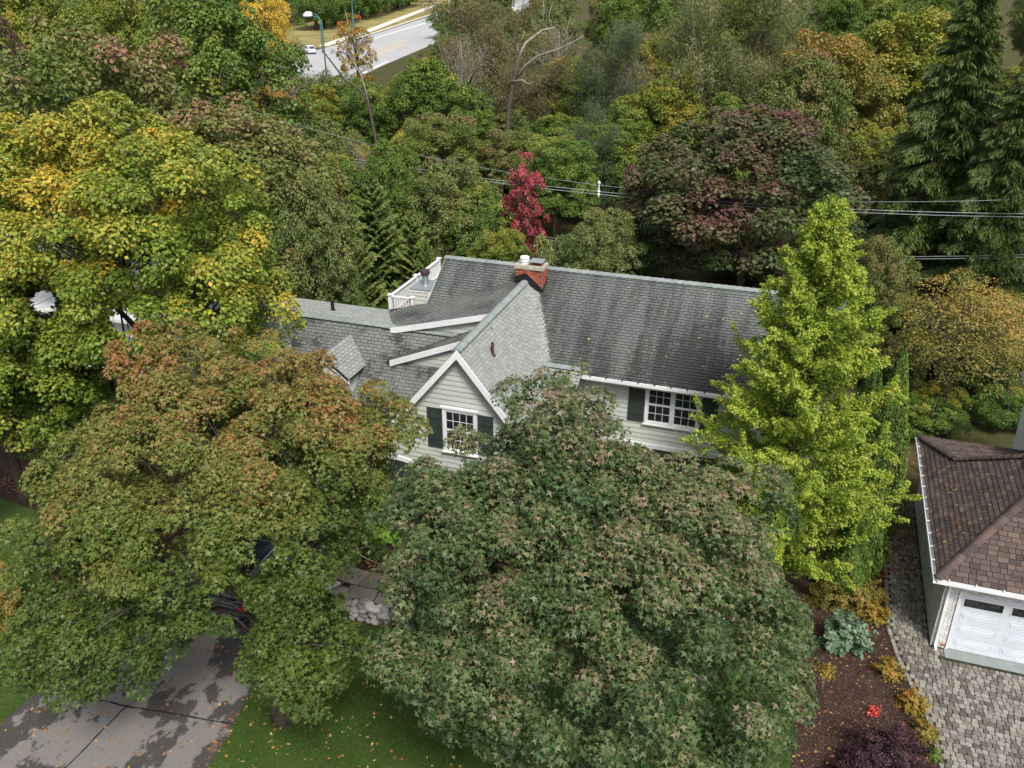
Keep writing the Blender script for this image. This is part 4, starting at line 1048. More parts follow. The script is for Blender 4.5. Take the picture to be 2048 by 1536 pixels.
make_tree('maple_tree', 'orange topped maple with green lower boughs over the driveway', (-6.6, 19.2, 0),
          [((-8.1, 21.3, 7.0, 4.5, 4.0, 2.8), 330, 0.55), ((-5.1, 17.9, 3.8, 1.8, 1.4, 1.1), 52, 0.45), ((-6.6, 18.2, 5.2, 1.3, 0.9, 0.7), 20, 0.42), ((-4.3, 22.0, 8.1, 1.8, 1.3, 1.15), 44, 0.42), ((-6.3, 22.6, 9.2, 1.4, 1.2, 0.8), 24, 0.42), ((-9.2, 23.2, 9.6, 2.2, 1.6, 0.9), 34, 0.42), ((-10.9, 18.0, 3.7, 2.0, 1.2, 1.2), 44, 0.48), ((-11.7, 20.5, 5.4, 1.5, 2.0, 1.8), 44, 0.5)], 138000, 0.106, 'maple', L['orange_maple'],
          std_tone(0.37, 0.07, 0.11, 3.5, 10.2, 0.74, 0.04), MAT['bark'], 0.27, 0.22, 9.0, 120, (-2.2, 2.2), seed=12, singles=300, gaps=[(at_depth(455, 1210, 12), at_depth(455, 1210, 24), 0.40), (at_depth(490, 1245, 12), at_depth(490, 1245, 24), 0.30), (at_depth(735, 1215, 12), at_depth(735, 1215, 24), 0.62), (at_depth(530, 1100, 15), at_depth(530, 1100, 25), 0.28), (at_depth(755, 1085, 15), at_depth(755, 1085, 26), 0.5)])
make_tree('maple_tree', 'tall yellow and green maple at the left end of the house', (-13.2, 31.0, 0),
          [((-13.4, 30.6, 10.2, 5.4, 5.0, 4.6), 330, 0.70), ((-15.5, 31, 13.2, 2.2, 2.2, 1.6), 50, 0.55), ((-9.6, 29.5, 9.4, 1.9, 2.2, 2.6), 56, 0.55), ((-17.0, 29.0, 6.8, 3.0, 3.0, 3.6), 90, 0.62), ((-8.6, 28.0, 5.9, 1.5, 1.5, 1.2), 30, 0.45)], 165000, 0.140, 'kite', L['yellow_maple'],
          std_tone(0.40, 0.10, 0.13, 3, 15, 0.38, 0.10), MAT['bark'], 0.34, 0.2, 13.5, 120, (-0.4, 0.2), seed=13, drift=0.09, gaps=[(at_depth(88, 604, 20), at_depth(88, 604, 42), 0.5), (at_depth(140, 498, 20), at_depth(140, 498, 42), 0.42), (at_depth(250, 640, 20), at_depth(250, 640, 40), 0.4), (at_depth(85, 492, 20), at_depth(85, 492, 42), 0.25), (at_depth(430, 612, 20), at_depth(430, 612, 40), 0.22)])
make_tree('maple_tree', 'green maple with low boughs left of the yellow maple', (-19.5, 30.5, 0),
          [((-19.3, 30.0, 6.4, 3.6, 3.6, 4.4), 150, 0.65)], 50000, 0.15, 'kite', L['yellowgreen'],
          std_tone(0.30, 0.11, 0.11, 2, 11, 0.25, 0.10), MAT['bark'], 0.22, 0.2, 9, 50, seed=14, gaps=[(at_depth(88, 604, 20), at_depth(88, 604, 42), 0.5), (at_depth(85, 492, 20), at_depth(85, 492, 42), 0.3)])

# ------------------------------------------------------------------ ginkgo: cone of upswept branches
def ginkgo():
    base = (9.15, 25.6, 0); H = 14.0
    rng = np.random.default_rng(41)
    root = tag(empty('ginkgo_tree', base), 'bright lime yellow cone shaped ginkgo at the right end of the house', 'tree')
    tr = Geo().tube([(0, 0, -0.15), (0.03, 0.02, 3), (-0.03, 0, 7), (0.02, 0.02, 10.5), (0, 0, H - 0.3)], [0.24, 0.18, 0.13, 0.07, 0.012], 9)
    tr.build('trunk', MAT['bark'], root, True)
    br = Geo(); Ps, Ds, tn = [], [], []
    for i in range(260):
        h = 1.6 + (H - 2.3) * ((i + 0.5) / 260) ** 0.92; az = i * 2.39996 + rng.normal(0, 0.25)
        t = (h - 1.6) / (H - 1.6)
        ln = (3.65 * (1 - t ** 1.9) ** 1.0 + 0.14) * rng.uniform(0.6, 1.15) * (0.72 + 0.28 * min(1, t / 0.16))
        el = rng.uniform(0.16, 0.52) + 0.50 * t
        d = np.array([math.cos(az) * math.cos(el), math.sin(az) * math.cos(el), math.sin(el)])
        p0 = np.array([0, 0, max(0.8, h - ln * 0.35)]); p1 = p0 + d * ln; mid = (p0 + p1) / 2 - np.array([0, 0, 0.06 * ln])
        br.tube([p0, mid, p1], [0.012 + 0.012 * ln, 0.008 + 0.006 * ln, 0.004], 4, False)
        n = int(80 + 120 * ln)
        s = rng.random(n) ** 0.62; pos = p0 + (s[:, None] * 2 * (1 - s[:, None])) * (mid - p0) * 1.0 + s[:, None] ** 2 * (p1 - p0)
        pr = 0.36 * (1.15 - 0.85 * s) * min(1.0, 0.25 + ln / 3.4)
        o = rng.normal(0, 0.62, (n, 3)) * np.array([1, 1, 0.6]) * pr[:, None]
        Ps.append(pos + o); Ds.append(unit(o + d * 0.1 + np.array([0, 0, 0.12])))
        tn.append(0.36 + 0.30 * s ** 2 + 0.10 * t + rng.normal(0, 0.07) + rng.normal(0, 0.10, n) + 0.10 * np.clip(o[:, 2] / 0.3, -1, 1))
        for q in range(5):
            ss = rng.uniform(0.3, 0.95); a = p0 + (p1 - p0) * ss; dd = unit(d + rng.normal(0, 0.55, 3) + np.array([0, 0, 0.1])); l2 = ln * rng.uniform(0.16, 0.34)
            m = int(60 + 90 * l2); s2 = rng.random(m) ** 0.7
            o = rng.normal(0, 0.085, (m, 3)) * (1.2 - 0.8 * s2)[:, None]
            Ps.append(a + s2[:, None] * dd * l2 + o); Ds.append(unit(o + np.array([0, 0, 0.05])))
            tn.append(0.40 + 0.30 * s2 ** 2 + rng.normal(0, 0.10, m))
    P = np.concatenate(Ps); D = np.concatenate(Ds); tone = np.concatenate(tn); n = len(P)
    N = unit(D + np.array([0, 0, 0.5]) + rng.normal(0, 0.5, (n, 3))); T = unit(D + rng.normal(0, 0.7, (n, 3)))
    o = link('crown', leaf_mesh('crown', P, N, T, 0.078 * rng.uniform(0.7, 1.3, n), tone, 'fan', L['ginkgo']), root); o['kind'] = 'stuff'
    br.build('branches', MAT['bark'], root, True)
ginkgo()

# ------------------------------------------------------------------ shrubs, hedges, arborvitae
def dome(rng, n, rx, ry, h, shoots=90):
    """leaves along arching shoots: a ragged mound"""
    e = unit(rng.normal(0, 1, (shoots, 3))); e[:, 2] = np.abs(e[:, 2]) * rng.choice([1, 1, 1, 0.2], shoots)
    q = rng.normal(0, 1, (6, 3)); f = rng.uniform(0, 6.3, 6)
    bl = sum(np.sin(3.0 * e @ q[j] + f[j]) for j in range(6)) / 6
    E = e * (rng.uniform(0.62, 1.12, shoots) * (1 + 0.4 * bl))[:, None] * np.array([rx, ry, h * 0.95])
    k = rng.integers(0, shoots, n); s = rng.uniform(0.35, 1.04, n) ** 0.8
    P = E[k] * s[:, None]; P[:, 2] = E[k][:, 2] * (1 - (1 - s) ** 1.7)
    P += rng.normal(0, 0.085, (n, 3)) * np.array([rx, ry, h * 0.7]) * (1.25 - 0.75 * s)[:, None]
    P[:, 2] += 0.06 * h
    return P, unit(e[k] + 0.15 * rng.normal(0, 1, (n, 3))), bl[k] + 0.5 * rng.normal(0, 1, shoots)[k]
def shrub(name, label, base, rx, ry, h, n, leaf, shape, mat, tone=0.45, seed=0, group=None, cat='shrub', up=0.4, upright=0.0, spread=0.14):
    rng = np.random.default_rng(seed)
    root = tag(empty(name, base), label, cat, group)
    P, d, b = dome(rng, n, rx, ry, h)
    P[:, 2] = np.maximum(P[:, 2], 0.03)
    N = unit(d + np.array([0, 0, up]) + rng.normal(0, 0.45, (n, 3))); T = unit(d * (1 - upright) + rng.normal(0, 0.55, (n, 3)) + np.array([0, 0, upright * 2]))
    tn = tone + spread * b * 1.6 + rng.normal(0, 0.12, n) + 0.12 * np.clip(d[:, 2], 0, 1)
    link('foliage', leaf_mesh('foliage', P, N, T, leaf * rng.uniform(0.6, 1.3, n), tn, shape, mat), root)['kind'] = 'stuff'
    g = Geo()
    for i in range(7):
        a = rng.uniform(0, 6.28); e = (math.cos(a) * rx * 0.6, math.sin(a) * ry * 0.6, h * 0.7)
        g.tube([(0.03 * math.cos(a), 0.03 * math.sin(a), -0.05), (e[0] * 0.4, e[1] * 0.4, h * 0.35), e], [0.02, 0.014, 0.004], 4, False)
    g.build('stems', MAT['bark'], root)
    return root
def gpx(px, py, z=0.012): return at_z(px, py, z)
shrub('barberry_shrub', 'large burgundy barberry beside the cobbled forecourt', gpx(1765, 1515), 1.25, 1.05, 1.05, 9500, 0.060, 'kite', L['burgundy'], 0.5, 51, upright=0.3)
shrub('barberry_shrub', 'dark burgundy barberry shrub leaning on the lawn side of the larger barberry', gpx(1700, 1560), 0.8, 0.8, 0.8, 5000, 0.06, 'kite', L['burgundy'], 0.4, 52, upright=0.3)
shrub('red_shrub', 'small scarlet leaved shrub alone in the mulch', gpx(1746, 1428), 0.22, 0.18, 0.40, 210, 0.075, 'kite', L['scarlet'], 0.45, 53)
shrub('spirea_shrub', 'golden orange spirea at the curve of the cobbled path', gpx(1778, 1350), 0.52, 0.48, 0.62, 3400, 0.050, 'kite', L['gold'], 0.55, 54, upright=0.4)
shrub('spirea_shrub', 'golden orange spirea between the curve spirea and the barberry', gpx(1826, 1415), 0.55, 0.55, 0.6, 3800, 0.050, 'kite', L['gold'], 0.58, 55, upright=0.4)
shrub('spirea_shrub', 'yellow green spirea touching the large barberry', gpx(1848, 1470), 0.42, 0.5, 0.5, 2600, 0.05, 'kite', L['gold'], 0.35, 56, upright=0.4)
shrub('ground_shrub', 'small green plant at the forecourt edge below the spireas', gpx(1868, 1515), 0.22, 0.3, 0.3, 900, 0.05, 'kite', L['green'], 0.6, 57)
shrub('smokebush_shrub', 'blue green large leaved shrub in the mulch bed by the maple', gpx(1685, 1292), 0.95, 0.8, 1.15, 4600, 0.115, 'kite', L['bluegreen'], 0.52, 58)
shrub('viburnum_shrub', 'rusty orange and green shrub behind the blue green one', gpx(1718, 1215), 0.85, 0.8, 1.15, 6000, 0.065, 'kite', L['orange'], 0.5, 59, upright=0.3)
shrub('viburnum_shrub', 'gold tinged shrub beside the cobbled path under the ginkgo', gpx(1752, 1240), 0.5, 0.5, 0.7, 2800, 0.06, 'kite', L['gold'], 0.45, 60, upright=0.3)
shrub('viburnum_shrub', 'dim orange shrub in the shade under the ginkgo', gpx(1660, 1205), 0.9, 0.8, 1.0, 5000, 0.065, 'kite', L['orange'], 0.4, 61)
st = empty('standard_shrub', gpx(1642, 1388)); tag(st, 'little yellow green ball tree on a thin bare stem in the mulch', 'shrub')
Geo().tube([(0, 0, -0.05), (0.01, 0, 0.5), (0, 0.01, 0.95)], [0.018, 0.014, 0.01], 6).build('stem', MAT['bark_pale'], st, True)
rng = np.random.default_rng(62); P, d, b = dome(rng, 700, 0.34, 0.3, 0.5); n = len(P)
link('foliage', leaf_mesh('foliage', P + np.array([0, 0, 0.72]), unit(d + rng.normal(0, 0.5, (n, 3))), unit(rng.normal(0, 1, (n, 3))), 0.06 * rng.uniform(0.7, 1.3, n), 0.5 + 0.12 * rng.normal(0, 1, n), 'kite', L['gold']), st)['kind'] = 'stuff'
shrub('hydrangea', 'bright lime hydrangea with big round leaves beside the clipped hedge', UV(-13.3, 24.3, 0.46), 1.0, 0.65, 0.9, 620, 0.20, 'fan', L['lime'], 0.5, 63, up=0.9)
for i in range(3):
    shrub('hedge', ('low dark green clipped hedge at the driveway end of the flagstone walk', 'middle low clipped hedge below the lime hydrangea', 'low clipped hedge running under the dark maple boughs')[i], UV(-13.2 + i * 1.15, 23.35 + 0.1 * i, 0.46), 0.72, 0.5, 0.72, 4800, 0.045, 'kite', L['green'], 0.42, 64 + i, group='clipped hedge along the flagstone walk', cat='hedge')
shrub('yew_shrub', 'bright green upright yew beside the arched entry', UV(-14.9, 25.4, 0.01), 0.6, 0.55, 3.3, 5200, 0.085, 'kite', L['lime'], 0.25, 68, upright=0.5)
shrub('rust_shrub', 'rusty brown shrub at the side lawn edge beyond the driveway', gpx(22, 1240, 0.01), 1.3, 1.2, 2.5, 11000, 0.075, 'kite', L['orange'], 0.55, 69)
shrub('boxwood_shrub', 'dense dark green shrub beside the driveway edge', gpx(55, 1345, 0.01), 1.05, 1.0, 1.9, 11000, 0.06, 'kite', L['green'], 0.35, 70)
shrub('forsythia_shrub', 'yellow green shrub bordering the brown side mulch bed', UV(-24.8, 24.6, 0.01), 1.6, 1.5, 2.6, 8000, 0.09, 'kite', L['yellowgreen'], 0.6, 71)

def spire_mesh(seed, r, h, n, leaf, prof):
    rng = np.random.default_rng(seed)
    t = rng.random(n) ** 0.85; az = rng.random(n) * 6.283
    q = rng.normal(0, 1, 4)
    Q = rng.normal(0, 1, (8, 3)) * np.array([2.2, 2.2, 1.0]); f = rng.uniform(0, 6.3, 8); U3 = np.stack([np.cos(az), np.sin(az), t * h / max(r, 0.3)], 1)
    lump = 1 + 0.055 * sum(np.sin(U3 @ Q[j] * (1 + 0.35 * j) + f[j]) for j in range(8))
    rad = r * prof(t) * lump * (0.78 + 0.22 * rng.random(n) ** 0.5)
    P = np.stack([np.cos(az) * rad, np.sin(az) * rad, t * h], 1)
    D = np.stack([np.cos(az), np.sin(az), 0.35 + 0 * az], 1)
    N = unit(D + rng.normal(0, 0.45, (n, 3))); T = unit(np.array([0, 0, 1.0]) + 0.5 * D + rng.normal(0, 0.3, (n, 3)))
    tone = 0.45 + 0.9 * (lump - 1) + rng.normal(0, 0.13, n)
    return P, N, T, leaf * rng.uniform(0.6, 1.3, n), tone
prof_col = lambda t: np.clip(1.0 - t, 0, 1) ** 0.8 * np.clip(0.6 + 2.5 * t, 0, 1)
avm = [leaf_mesh('foliage', *spire_mesh(80 + k, 1.0, 1.0, 15000, 0.028, prof_col), 'spray', L['arborvitae']) for k in range(1)]
def arborvitae(label, base, r, h, seed, mat='arborvitae', group=None, name='arborvitae', n=11000, leaf=0.15):
    root = tag(empty(name, base), label, 'tree', group)
    P, N, T, S, tn = spire_mesh(seed, r, h, n, leaf, prof_col)
    link('foliage', leaf_mesh('foliage', P, N, T, S, tn, 'spray', L[mat]), root)['kind'] = 'stuff'
    Geo().tube([(0, 0, -0.1), (0, 0, h * 0.5), (0, 0, h * 0.93)], [0.12, 0.07, 0.01], 7).build('trunk', MAT['bark'], root)
for me in avm: bpy.data.meshes.remove(me)
arborvitae('tall dark arborvitae spire between the ginkgo and the garage', UV(3.6, 31.6, 0.01), 1.25, 7.6, 81)
arborvitae('dark arborvitae half hidden behind the ginkgo', UV(2.9, 33.2, 0.01), 1.2, 6.8, 82)
arborvitae('low arborvitae at the head of the cobbled path', UV(3.3, 28.6, 0.01), 0.9, 4.6, 83)
arborvitae('arborvitae tucked under the ginkgo beside the path', UV(2.7, 27.2, 0.01), 0.9, 3.8, 84)

# ------------------------------------------------------------------ woodland templates (meshes shared by many trees)
TPL = {}
def tpl_broad(key, seed, n=44000, H=14.0, R=5.4, leaf=0.20, shape='kite', nc=230, cr=0.75, zc=8.6, rz=4.9, tb=0.42, limbs=45):
    rng = np.random.default_rng(seed)
    C, Rr, D = clumps_for(rng, (0, 0, zc, R * 0.86, R * 0.86, rz), nc, cr)
    C2, R2, D2 = clumps_for(rng, (rng.normal(0, 1), rng.normal(0, 1), H - 2.6, R * 0.45, R * 0.45, 2.0), nc // 6, cr * 0.8)
    C, Rr, D = np.concatenate([C, C2]), np.concatenate([Rr, R2]), np.concatenate([D, D2])
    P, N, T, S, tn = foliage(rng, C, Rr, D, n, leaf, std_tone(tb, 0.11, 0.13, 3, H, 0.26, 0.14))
    P[:, 2] = np.maximum(P[:, 2], 0.5)
    crown = leaf_mesh('crown', P, N, T, S, tn, shape, L['green'])
    tr, br = branch_geo(rng, (0, 0, 0), C, Rr, 0.26, 0.25, H * 0.85, limbs)
    tr.tube([(0, 0, 0), (0, 0, 0.01)], 0.01, 3)
    b0 = len(tr.V); tr.V += br.V; tr.F += [tuple(i + b0 for i in f) for f in br.F]
    TPL[key] = (crown, tr.mesh('trunk', MAT['bark'], True), R, H)
for k in range(4): tpl_broad('broad%d' % k, 100 + k)
tpl_broad('sparse', 110, n=15000, leaf=0.18, nc=110, cr=0.85, limbs=110, tb=0.5)
tpl_broad('loose', 114, n=12000, leaf=0.17, nc=150, cr=1.25, limbs=150, tb=0.5)
tpl_broad('bush', 111, n=15000, H=5.0, R=3.0, leaf=0.15, nc=80, cr=0.55, zc=2.2, rz=2.2, limbs=10)
tpl_broad('slim', 112, n=24000, H=12, R=3.0, leaf=0.17, nc=130, cr=0.55, zc=7.0, rz=4.8, limbs=30)
tpl_broad('wispy', 113, n=9000, H=9, R=2.2, leaf=0.15, nc=110, cr=0.42, zc=5.2, rz=3.6, limbs=60)
def tpl_willow(key, seed, H=15.0, R=5.5, n=52000, stems=5):
    rng = np.random.default_rng(seed)
    tr = Geo(); Ps, tn = [], []
    ends = []
    for s in range(stems):
        a = s * 6.283 / stems + rng.normal(0, 0.3); ln = H * rng.uniform(0.72, 0.98)
        top = np.array([math.cos(a) * R * rng.uniform(0.35, 0.7), math.sin(a) * R * rng.uniform(0.35, 0.7), ln])
        p = [np.array([0.1 * math.cos(a), 0.1 * math.sin(a), -0.1]), top * np.array([0.25, 0.25, 0.3]), top * np.array([0.55, 0.55, 0.62]), top]
        tr.tube(p, [0.24, 0.17, 0.11, 0.02], 7)
        for q in range(11):
            t = rng.uniform(0.3, 0.98); b = top * np.array([t ** 1.2, t ** 1.2, t]); aa = rng.uniform(0, 6.283); l2 = rng.uniform(0.2, 0.42) * R * 1.4
            e = b + np.array([math.cos(aa) * l2, math.sin(aa) * l2, l2 * rng.uniform(0.1, 0.7)])
            tr.tube([b, (b + e) / 2 + np.array([0, 0, 0.25]), e], [0.05, 0.03, 0.008], 4, False); ends.append((b, e))
    m = n // len(ends)
    for b, e in ends:
        s = rng.uniform(0.15, 1.05, m); k = rng.integers(0, 26, m); off = rng.normal(0, 0.55, (26, 3))[k]; hang = rng.random(m) ** 1.3 * 1.5
        P = b + s[:, None] * (e - b) + off * 0.9 + rng.normal(0, 0.10, (m, 3)); P[:, 2] -= hang * (0.4 + 0.6 * np.abs(off[:, 0]))
        Ps.append(P); tn.append(0.5 + 0.10 * rng.normal() + 0.13 * rng.normal(0, 1, m) - 0.12 * hang)
    P = np.concatenate(Ps); tone = np.concatenate(tn); n = len(P); P[:, 2] = np.maximum(P[:, 2], 0.4)
    N = unit(rng.normal(0, 1, (n, 3)) + np.array([0, 0, 0.5])); T = unit(rng.normal(0, 0.6, (n, 3)) - np.array([0, 0, 0.8]))
    TPL[key] = (leaf_mesh('crown', P, N, T, 0.27 * rng.uniform(0.6, 1.3, n), tone, 'needle', L['willow']), tr.mesh('trunk', MAT['bark'], True), R, H)
tpl_willow('willow0', 121); tpl_willow('willow1', 122, stems=4)
def tpl_conifer(key, seed, H, R, nb, leaf, per, droop, elev, shape='spray', power=0.9):
    rng = np.random.default_rng(seed); tr = Geo()
    tr.tube([(0, 0, -0.1), (0.05, 0, H * 0.5), (0, 0, H * 0.97)], [0.028 * H * 0.7, 0.018 * H * 0.7, 0.01], 8)
    Ps, Ns, Ts, tn = [], [], [], []
    for i in range(nb):
        t = ((i + 0.5) / nb) ** power; z = H * (0.06 + 0.93 * t); az = i * 2.39996 + rng.normal(0, 0.3); ln = R * (1 - t) ** 0.82 * rng.uniform(0.72, 1.15) + 0.12
        d = np.array([math.cos(az), math.sin(az), 0]); el = elev * rng.uniform(0.6, 1.4) + 0.5 * t
        m = int(per * (0.25 + ln / R)); s = rng.random(m) ** 0.75
        side = rng.normal(0, 0.16, m) * ln * (1.0 - 0.6 * s)
        w = np.array([-d[1], d[0], 0])
        P = np.array([0, 0, z]) + s[:, None] * ln * d + side[:, None] * w
        P[:, 2] += s * ln * el - droop * ln * s ** 2 - rng.random(m) ** 1.5 * 0.30 * droop * 2 - np.abs(side) * 0.4
        Ps.append(P); Ns.append(unit(w * np.sign(side)[:, None] * 0.6 + np.array([0, 0, 0.7]) + rng.normal(0, 0.35, (m, 3))))
        Ts.append(unit(d * (0.6) + w * side[:, None] * 1.5 + np.array([0, 0, -droop * 1.6 + 0.15]) + rng.normal(0, 0.3, (m, 3))))
        tn.append(0.40 + 0.25 * s + 0.08 * rng.normal() + rng.normal(0, 0.12, m))
        tr.tube([(0, 0, z), tuple(np.array([0, 0, z + 0.5 * ln * el - droop * ln * 0.25]) + d * ln * 0.5), tuple(np.array([0, 0, z + ln * el - droop * ln]) + d * ln)], [0.03, 0.02, 0.006], 4, False)
    P = np.concatenate(Ps); n = len(P); P[:, 2] = np.maximum(P[:, 2], 0.15)
    TPL[key] = (leaf_mesh('crown', P, np.concatenate(Ns), np.concatenate(Ts), leaf * rng.uniform(0.6, 1.4, n), np.concatenate(tn), shape, L['spruce']), tr.mesh('trunk', MAT['bark_dark'], True), R, H)
tpl_conifer('spruce', 131, 20.0, 4.8, 300, 0.34, 760, 0.42, 0.10, 'needle')
tpl_conifer('cedar', 132, 8.5, 2.3, 150, 0.20, 380, 0.05, 0.45)
tpl_conifer('cedar2', 133, 7.0, 1.9, 120, 0.19, 380, -0.05, 0.60)

tpl_broad('twiggy', 115, n=2600, leaf=0.15, nc=130, cr=1.1, limbs=190, tb=0.5)
ZR = random.Random(9)
def back(key, px, ytop, Y, hw, mat, label, name='tree', group=None, bark='bark', h=None, cat='tree'):
    crown, wood, R, H = TPL[key]
    P = at_depth(px, ytop, Y); h = h or max(2.0, P[2]); zc = Y * CP + (CAM_H - h * 0.6) * SP
    return plant(key, P[0], Y, hw * zc / F_PX, h, mat, label, name, group, bark, cat)
def plant(key, x, y, r, h, mat, label, name='tree', group=None, bark='bark', cat='tree'):
    crown, wood, R, H = TPL[key]
    k = r / R
    root = tag(empty(name, (x, y, 0), ZR.uniform(0, 6.28), (k, k, h / H)), label, cat, group)
    for nm, me, m in (('crown', crown, L[mat]), ('trunk', wood, MAT[bark])):
        o = link(nm, me, root); o.material_slots[0].link = 'OBJECT'; o.material_slots[0].material = m
        if nm == 'crown': o['kind'] = 'stuff'
    return root

# ------------------------------------------------------------------ woods behind the house, tree by tree
B = back
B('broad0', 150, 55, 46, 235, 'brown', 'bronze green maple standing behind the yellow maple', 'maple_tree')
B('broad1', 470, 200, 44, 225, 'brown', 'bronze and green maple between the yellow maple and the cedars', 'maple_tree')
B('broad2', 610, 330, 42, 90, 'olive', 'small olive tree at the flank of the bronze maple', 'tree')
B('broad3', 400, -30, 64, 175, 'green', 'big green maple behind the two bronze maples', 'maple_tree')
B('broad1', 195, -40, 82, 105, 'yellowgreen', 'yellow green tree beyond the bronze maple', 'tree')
B('broad2', 40, -50, 76, 120, 'yellowgreen', 'yellow green tree at the far side of the neighbour house', 'tree')
B('slim', -10, 20, 60, 60, 'purple', 'purple leaved tree beyond the bronze maples', 'tree')
B('sparse', 520, -20, 120, 75, 'yellow', 'bright yellow thin tree at the near side of the road', 'tree')
B('willow1', 592, 85, 92, 85, 'grey_willow', 'wispy grey green willow beside the road lamp', 'willow_tree')
B('sparse', 555, 165, 80, 70, 'gold', 'thin golden tree below the wispy grey willow', 'tree')
B('slim', 640, 165, 84, 62, 'yellowgreen', 'slim yellow green tree under the road bend', 'tree')
B('broad0', 738, 165, 82, 75, 'green', 'green maple under the road with a yellow tinge', 'maple_tree')
B('broad2', 850, 105, 80, 95, 'green', 'green maple at the edge of the road in front of the brown willow', 'maple_tree')
B('slim', 935, 165, 84, 60, 'green', 'green tree leaning against the brown willow', 'tree')
B('willow0', 975, -10, 100, 120, 'brown_willow', 'grey brown willow behind the dead tree', 'willow_tree')
B('willow1', 1060, 60, 92, 100, 'brown_willow', 'brown thinning willow around the dead trunk', 'willow_tree')
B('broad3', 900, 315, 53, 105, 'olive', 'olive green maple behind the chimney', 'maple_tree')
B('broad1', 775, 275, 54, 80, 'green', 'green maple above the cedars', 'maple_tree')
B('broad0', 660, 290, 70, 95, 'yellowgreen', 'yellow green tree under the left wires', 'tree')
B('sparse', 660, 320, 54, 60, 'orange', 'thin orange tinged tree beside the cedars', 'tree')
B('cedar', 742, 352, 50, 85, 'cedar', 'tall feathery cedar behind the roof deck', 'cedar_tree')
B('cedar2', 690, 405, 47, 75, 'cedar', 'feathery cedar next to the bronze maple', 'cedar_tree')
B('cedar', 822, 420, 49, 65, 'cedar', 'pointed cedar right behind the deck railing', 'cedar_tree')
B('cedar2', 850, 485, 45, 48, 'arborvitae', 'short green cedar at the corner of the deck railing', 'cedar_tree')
B('cedar2', 640, 520, 43, 60, 'arborvitae', 'dark low cedar left of the rusty arborvitae', 'cedar_tree')
arborvitae('rusty brown and green arborvitae behind the house wing', at_depth(715, 700, 44)[:2] + (0,), 1.9, 4.6, 86, 'cedar', n=9000, leaf=0.24)
arborvitae('green arborvitae beside the rusty one', at_depth(775, 700, 43.5)[:2] + (0,), 1.5, 3.6, 87, 'arborvitae', n=8000, leaf=0.22)
B('wispy', 1047, 303, 51.5, 50, 'red', 'slim crimson red tree behind the chimney', 'tree')
B('broad2', 960, 360, 52, 80, 'green', 'green maple left of the crimson tree', 'maple_tree')
B('broad1', 1000, 450, 47, 75, 'yellowgreen', 'yellow green tree right behind the ridge', 'tree')
B('willow0', 1225, 40, 86, 95, 'grey_willow', 'round dark grey green willow right of the dead tree', 'willow_tree')
B('willow1', 1180, 200, 70, 85, 'grey_willow', 'lower grey green willow above the wires', 'willow_tree')
B('willow0', 1455, -70, 82, 190, 'willow', 'big pale olive willow with spreading bare limbs', 'willow_tree')
B('willow1', 1560, 10, 78, 120, 'willow', 'pale olive willow beside the big spreading willow', 'willow_tree')
B('broad3', 1330, 150, 78, 100, 'yellowgreen', 'yellow green tree under the big spreading willow', 'tree')
B('broad0', 1135, 130, 110, 70, 'yellowgreen', 'lime tinted tree between the dead tree and the grey willow', 'tree')
B('broad2', 1300, 60, 105, 90, 'brown', 'bronze tree between the two willows', 'tree')
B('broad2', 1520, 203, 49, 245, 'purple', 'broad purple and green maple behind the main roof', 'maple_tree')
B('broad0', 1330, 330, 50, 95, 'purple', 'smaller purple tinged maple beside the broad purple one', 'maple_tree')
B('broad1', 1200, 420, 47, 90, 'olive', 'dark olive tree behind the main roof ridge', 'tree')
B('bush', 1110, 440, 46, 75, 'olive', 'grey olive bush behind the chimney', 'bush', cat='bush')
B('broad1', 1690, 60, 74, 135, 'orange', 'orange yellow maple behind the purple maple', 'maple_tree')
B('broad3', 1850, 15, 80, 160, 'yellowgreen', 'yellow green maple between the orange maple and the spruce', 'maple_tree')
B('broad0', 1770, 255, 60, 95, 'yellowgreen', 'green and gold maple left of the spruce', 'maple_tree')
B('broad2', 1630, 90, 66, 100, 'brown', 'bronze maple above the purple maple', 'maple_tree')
B('broad1', 1850, 330, 58, 80, 'green', 'green tree in the shade of the spruce', 'tree')
B('spruce', 1985, -110, 50, 175, 'spruce', 'tall dark drooping spruce behind the wires', 'spruce_tree', bark='bark_dark')
B('spruce', 1900, 190, 54, 110, 'spruce', 'shorter dark spruce beside the tall one', 'spruce_tree', bark='bark_dark')
B('spruce', 2090, 60, 46, 150, 'spruce', 'dark spruce at the far side of the tall spruce', 'spruce_tree', bark='bark_dark')
B('broad3', 1775, 470, 44, 70, 'brown', 'reddish green tree between the ginkgo and the spruce', 'tree')
B('broad0', 1600, 470, 44, 90, 'purple', 'dull purple tree behind the top of the ginkgo', 'tree')
B('loose', 1945, 555, 38, 145, 'rustgold', 'multi stemmed golden orange tree behind the garage', 'tree')
B('loose', 2035, 590, 40, 105, 'rustgold', 'golden leaved tree crowding the orange one behind the garage', 'tree')
B('bush', 1880, 760, 38, 70, 'yellowgreen', 'yellow green bush behind the garage hip', 'bush', cat='bush')
B('bush', 2020, 800, 37, 70, 'green', 'green bush behind the white rail fence', 'bush', cat='bush')
B('wispy', 706, 15, 128, 40, 'gold', 'thin gold leaved tree in front of the road', 'tree', h=12.5)
B('bush', 1870, 800, 36, 75, 'green', 'green bush right at the back corner of the garage', 'bush', cat='bush')
B('bush', 1950, 770, 41, 85, 'olive', 'olive bush between the orange tree stems', 'bush', cat='bush')
B('bush', 2050, 740, 43, 85, 'yellowgreen', 'yellow green bush behind the white cornered annex', 'bush', cat='bush')
B('broad1', 905, 75, 135, 60, 'green', 'green tree on the near side of the road by the brown willow', 'tree', h=9)
B('bush', 880, 100, 160, 55, 'olive', 'olive roadside bush at the edge of the pavement', 'bush', cat='bush', h=6)
